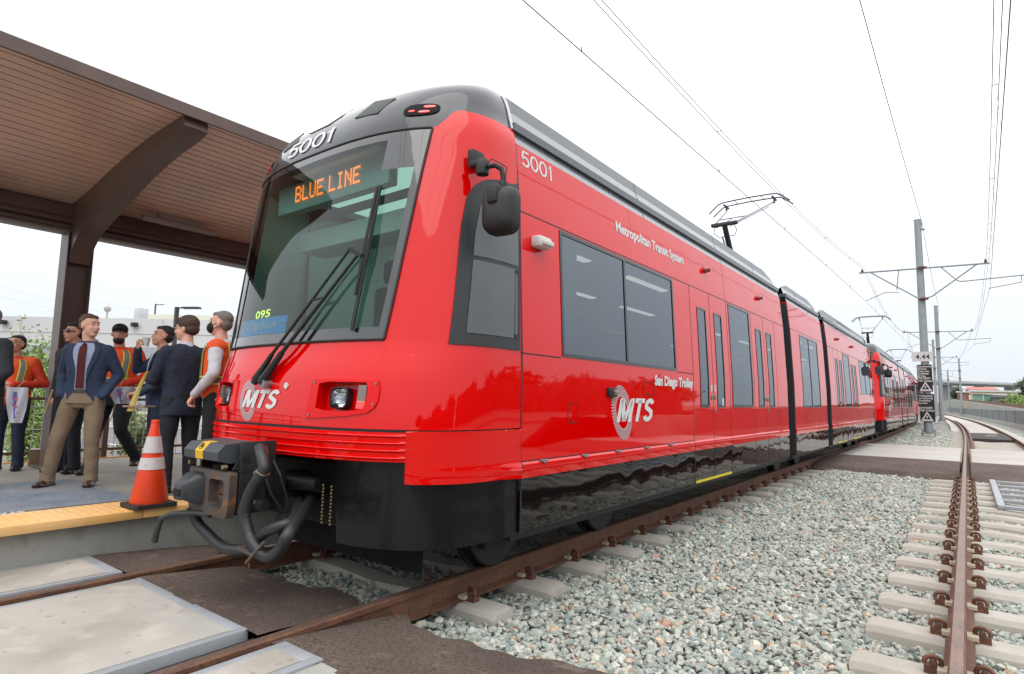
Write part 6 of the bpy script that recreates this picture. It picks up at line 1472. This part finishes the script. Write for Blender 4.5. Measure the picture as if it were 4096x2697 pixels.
    if cap:
        b = MB(); b.ell(Hh(0, -.008, .055), (.086, .104, .078), 20, 12, mat3=Rz); b.ell(Hh(0, .105, .045), (.070, .080, .010), 18, 8, mat3=Rz); blob(b, 'cap', BLKC, t, .008, 1)
    if not cap or True:
        b = MB(); thick = .004 if hair == 'short' else .018
        b.ell(Hh(0, -.029, .058 if hair == 'short' else .060), (.074+thick, .090+thick, .078+thick), 20, 14, mat3=Rz); b.ell(Hh(0, -.050, .0), (.072+thick*.8, .064+thick, .070), 18, 12, mat3=Rz)
        if hair == 'short': b.ell(Hh(.0, .028, .094), (.060, .050, .028), 14, 8, mat3=Rz)
        if hair == 'full': b.ell(Hh(.0, .045, .098), (.066, .045, .030), 14, 8, mat3=Rz)
        if not cap: blob(b, 'hair', hairm, t, .0085, 1, .006 if hair == 'full' else .003)
        else: b = MB(); b.ell(Hh(0, -.045, .0), (.076, .062, .062), 18, 12, mat3=Rz); blob(b, 'hair', hairm, t, .0085, 1)
    def band(mb, z0, z1, off, a0=0., a1=2*PI, n=44):
        vs = []
        for i in range(n+1):
            a = a0+(a1-a0)*i/n
            for z in (z0, (z0+z1)/2, z1):
                cx_, cy_, rx, ry = tor(z, off); p = 2.3; vs.append((cx_+rx*math.copysign(abs(math.sin(a))**(2/p), math.sin(a)), cy_+ry*math.copysign(abs(math.cos(a))**(2/p), math.cos(a)), z))
        mb.add(vs, [(3*i+j, 3*i+j+1, 3*i+j+4, 3*i+j+3) for i in range(n) for j in range(2)])
    def panelp(mb, fz0, fz1, off, z0, z1, nz=14):      # strip on the chest between two angles given as functions of height
        vs = []; m_ = 6
        for j in range(nz+1):
            z = lerp(z0, z1, j/nz)
            for i in range(m_+1):
                a = lerp(fz0(z), fz1(z), i/m_); cx_, cy_, rx, ry = tor(z, off(z) if callable(off) else off); p = 2.3; vs.append((cx_+rx*math.copysign(abs(math.sin(a))**(2/p), math.sin(a)), cy_+ry*math.copysign(abs(math.cos(a))**(2/p), math.cos(a)), z))
        mb.add(vs, [(j*(m_+1)+i, j*(m_+1)+i+1, (j+1)*(m_+1)+i+1, (j+1)*(m_+1)+i) for j in range(nz) for i in range(m_)])
    if vest:
        b = MB(); zz = [hem+.02]+[z for z in TZ if hem+.04 < z <= 1.47]; loftz(b, [(tor(z)[0], tor(z)[1], z, tor(z)[2]+.012, tor(z)[3]+.012) for z in zz])
        for s in (1, -1): capsule(b, sh[s]-Vector((s*.10, 0, -.015)), .080, sh[s]+Vector((-s*.01, 0, .0)), .086*build)
        vs_ = blob(b, 'vest', HIVIS, t, .013, 3, .012)
        for z0 in (1.06,) if vest != 'two' else (1.02, 1.20):
            b = MB(); band(b, z0, z0+.055, .026); raw(b, 'reflective_band', STRG, vs_); b = MB(); band(b, z0-.014, z0, .026); band(b, z0+.055, z0+.069, .026); raw(b, 'yellow_edge', STRY, vs_)
        for s in (1, -1):
            b = MB(); b2 = MB(); a_ = lambda z, s=s: s*(.62+.25*max(0, 1.2-z)); w_ = .13
            for sg2 in (0, PI):
                panelp(b, lambda z: sg2+(a_(z)-w_ if not sg2 else -a_(z)-w_), lambda z: sg2+(a_(z)+w_ if not sg2 else -a_(z)+w_), .028, 1.13, 1.455)
                panelp(b2, lambda z: sg2+(a_(z)-w_*1.5 if not sg2 else -a_(z)-w_*1.5), lambda z: sg2+(a_(z)+w_*1.5 if not sg2 else -a_(z)+w_*1.5), .0265, 1.13, 1.455)
            raw(b, 'reflective_band', STRG, vs_); raw(b2, 'yellow_edge', STRY, vs_)
    if openj:
        b = MB(); cut_ = lambda z: .05+openj*.22+.55*max(0, (.965-z)/.12); panelp(b, lambda z: -cut_(z), cut_, .010, hem+.002, .965, 8); raw(b, 'trouser_front', legm, t)
    if shirt is not None:
        b = MB(); zlo = 1.20 if not openj else .97; panelp(b, lambda z: -(.06+openj*.22+.30*max(0, (z-1.20))/.26), lambda z: (.06+openj*.22+.30*max(0, (z-1.20))/.26), .013, zlo, 1.475); o = raw(b, 'shirt_front', shirt, t)
        b = MB()
        for sg3 in (-1, 1):
            ed_ = lambda z: .05+openj*.22+.30*max(0, (z-1.20))/.26
            panelp(b, lambda z: sg3*ed_(z), lambda z: sg3*(ed_(z)+(.22*min(1, max(0, (z-1.12)/.2)) if not openj else .26*min(1, max(0, (z-1.05)/.25)))), .020, 1.12 if not openj else 1.05, 1.46)
        raw(b, 'lapel', topm, o)
        b = MB(); n = 20; vs = []
        for i in range(n+1):
            a = 2*PI*i/n
            for (r, z) in ((.083, 1.462), (.068, 1.515)): vs.append((lean[0]+r*math.sin(a)*.95, lean[1]-.004+r*math.cos(a), z-(.035*math.cos(a) if math.cos(a) > 0 else -.008)))
        b.add(vs, [(2*i, 2*i+1, 2*i+3, 2*i+2) for i in range(n)]); raw(b, 'collar', shirt, o)
        if tie is not None:
            b = MB(); panelp(b, lambda z: -.13-.10*max(0, 1.3-z), lambda z: .13+.10*max(0, 1.3-z), .022, 1.00, 1.44); b.ell((lean[0], lean[1]+.112, 1.452), (.024, .016, .022), 10, 8); raw(b, 'tie', tie, t)
        if openj:
            b = MB(); panelp(b, lambda z: -(.05+openj*.22), lambda z: .05+openj*.22, .017, .955, .990, 2); raw(b, 'belt', SHOE, t)
    return t, Hh
def arm(e, w, d=(0, .3, -1)): return (e, w, d)
TOCAM = Vector((.605, -.79)); RGT = Vector((.795, .606))
def dirn(a, b_): v = RGT*a+TOCAM*b_; return (v.x, v.y)
# man in blue blazer and khaki trousers, hands in pockets
person('man in a blue blazer, maroon tie and khaki trousers, hands in pockets, head turned right', fwd(362, 6.4), dirn(.22, 1), 1.84, .98,
       legs={1: ((.10, 0, .93), (.20, .03, .50), (.27, .0, .085)), -1: ((-.10, 0, .93), (-.12, .05, .50), (-.13, .02, .085))},
       armR=((.265, -.10, 1.15), (.20, .06, .93), (-.4, .5, -1)), armL=((-.265, -.09, 1.15), (-.20, .07, .93), (.4, .5, -1)),
       head=(1.05, 0), topm=BLUE, legm=TAN, shirt=SHIRT, tie=TIE, hem=.845, openj=.75, hair='short', hairm=HAIRS, fists=False)
# man with black cap and hi-vis vest holding a small flag
capman, _ = person('smiling bearded man in black cap and orange vest holding small flag', fwd(483, 7.4), dirn(.15, 1), 1.86, 1.12,
       legs={1: ((.10, 0, .93), (.16, .06, .50), (.22, .02, .085)), -1: ((-.10, 0, .93), (-.13, .10, .52), (-.22, -.16, .16))},
       armR=((.34, .0, 1.16), (.16, .24, 1.06), (-.8, .5, -.2)), armL=((-.34, -.02, 1.16), (-.12, .26, 1.02), (.8, .4, -.2)),
       head=(.35, .05), top='shirt', topm=ORSH, legm=DNAVY, shoem=SHOE, skin=SKIND, vest=True, cap=True, hairm=HAIRK, beard=True, hem=.90, belly=.03)
# man drinking
drink, DH = person('man in a blue suit drinking from a cup, half hidden by the navy suited man', fwd(662, 6.75), dirn(-.75, .65), 1.77, 1.05,
       armR=((.26, .22, 1.27), (.09, .25, 1.50), (-.35, .1, .9)), armL=((-.27, .02, 1.14), (-.17, .24, 1.00), (.5, .8, -.1)),
       head=(.0, .12), topm=BLUE, legm=DENIM, skin=SKIND, shirt=WSH, hair='short', hairm=HAIRK, hem=.84, belly=.04)
# navy suited man seen from behind, arms folded
person('navy suited man with thick brown hair and folded arms from behind beside the cone', fwd(748, 6.15), dirn(-.80, -.52), 1.80, 1.06,
       armR=((.255, .10, 1.14), (.02, .24, 1.10), (-1, .1, .05)), armL=((-.265, .08, 1.12), (-.04, .26, 1.05), (1, .0, -.1)),
       head=(.72, -.08), topm=NAVY, legm=DNAVY, shoem=SHOEB, shirt=WSH, hair='full', hairm=HAIRB, hem=.76, belly=.03)
# masked man at the train
person('grey haired man with a black face mask, white shirt and orange vest beside the train', fwd(890, 6.1), dirn(-1, .22), 1.86, 1.08,
       armR=((.30, -.06, 1.16), (.22, .12, .93), (-.1, .4, -.9)), armL=((-.30, -.02, 1.15), (-.20, .16, .95), (.1, .5, -.8)),
       head=(.0, .05), top='shirt', topm=WSH, legm=BLKC, shoem=SHOEB, vest=True, mask=True, hairm=HAIRG, hem=.90, belly=.02)
# man with sunglasses behind the blazer man
person('man in dark clothes with sunglasses standing behind the man in the blue blazer', fwd(306, 7.4), dirn(-.25, 1), 1.86, 1.06,
       armR=((.25, -.03, 1.13), (.22, .04, .90), (-.1, .2, -.9)), head=(-.30, 0), top='jacket', topm=BLKC, legm=DNAVY, shoem=SHOEB, skin=SKIND, shades=True, hairm=HAIRK, hem=.86, beard=False)
# orange vested man at the left holding a flag
lm, _ = person('dark haired man in orange shirt and safety vest holding a small flag at far left', fwd(76, 7.5), dirn(.22, 1), 1.70, 1.14,
       armR=((.33, .02, 1.12), (.12, .27, 1.00), (-.8, .4, -.3)), armL=((-.35, -.02, 1.14), (-.13, .27, 1.12), (.8, .4, -.3)),
       head=(-.15, .1), top='shirt', topm=ORSH, legm=DENIM, shoem=SHOEB, skin=SKIND, vest=True, hairm=HAIRK, hem=.86, belly=.04)
# dark suited man cut by the left edge
x, y = fwd(-45, 6.0)
person('man in a charcoal suit cut off by the left edge of the picture', (x, y), dirn(-.2, .98), 1.84, 1.12, armL=((-.30, .02, 1.15), (-.20, .16, .93), (0, .4, -1)), topm=CHARC, legm=CHARC, shoem=SHOEB, hairm=HAIRG, hem=.76, shirt=WSH)
# things held
b = MB(); q0 = Vector((*fwd(232, 7.1), 1.31)); q1 = Vector((*fwd(210, 7.1), 1.02)); b.tube([q0, q1], .011, 6); tag(b.build('wooden_stick', mat('stick_wood', (.55, .38, .20), .7)), 'pale wooden stick hanging down beside the man with sunglasses', 'stick')
def flag(name, label, p, stickdir, w, hgt):
    t = thing(name, label, 'flag', p); b = MB(); P0 = Vector(p); sd = Vector(stickdir).normalized(); b.tube([P0-sd*.12, P0+sd*.42], .006, 6); b.build('stick', mat('stick_wood', (.55, .38, .20), .7), t)
    b = MB(); R3 = Vector((RGT.x, RGT.y, 0)); T3 = Vector((TOCAM.x, TOCAM.y, 0))
    def fn(u, v): return P0+R3*(w*(u-.3)*(1-.35*v)+.03*v)+Vector((0, 0, -hgt*v))+T3*(.06+.02*math.sin(u*9+v*4))
    b.grid(fn, 12, 12); cl = b.build('cloth', mat('flag_white', (.62, .60, .68), .8), t, smooth=60)
    b = MB()
    for (u0, v0, u1, v1) in ((.25, .25, .55, .34), (.2, .45, .6, .52), (.35, .62, .62, .70)): b.add([fn(u, v)+T3*.004 for u, v in ((u0, v0), (u1, v0+.06), (u1, v1+.06), (u0, v1))], [(0, 1, 2, 3)])
    b.build('flag_print', mat('flag_red', (.62, .10, .14), .7), cl, smooth=0)
    b = MB(); b.add([fn(u, v)+T3*.005 for u, v in ((.3, .12), (.42, .14), (.56, .86), (.48, .88))], [(0, 1, 2, 3)]); b.build('flag_print', mat('flag_blue', (.10, .13, .45), .7), cl, smooth=0)
flag('hand_flag', 'small white flag with red and blue print held by the vested man at far left', (*fwd(92, 7.15), 1.33), (-.45, -.35, -.55), .26, .42)
flag('hand_flag', 'small white flag with red and blue print held by the man in the black cap', (*fwd(500, 7.05), 1.36), (-.2, -.1, -.9), .30, .20)
b = MB(); q = drink.matrix_basis @ Vector((.035, .185, 1.585)); b.tube([q+Vector((0, 0, -.05)), q+Vector((.004, 0, .05))], [.030, .040], 16); tag(b.build('paper_cup', mat('cup_white', (.72, .70, .66), .6)), 'white paper cup held to the mouth of the man in the blue suit', 'cup')
b = MB(); q = Vector((*fwd(592, 6.25), 1.10)); R3 = Vector((RGT.x, RGT.y, 0)); T3 = Vector((TOCAM.x, TOCAM.y, 0))
def fn(u, v): return q+R3*(.10-.16*v**.7+.05*(u-.5)*(.6+v))+Vector((0, 0, .42*(1-v)))-R3*.06+T3*(.02*math.sin(u*3))
b.grid(fn, 4, 14); tag(b.build('yellow_flag', mat('flag_yellow', (.70, .52, .14), .75), smooth=60), 'folded yellow cloth flag held in front of the navy suited man', 'flag')
b = MB(); b.box((-.12, -.09, -.01), (.12, .09, .01), .003); cbd = b.build('clipboard', mat('board_brown', (.36, .24, .16), .6)); cbd.location = (*fwd(580, 6.3), 1.15); cbd.rotation_euler.z = .6; tag(cbd, 'flat brown clipboard held level at the waist of the man in the blue suit', 'clipboard')
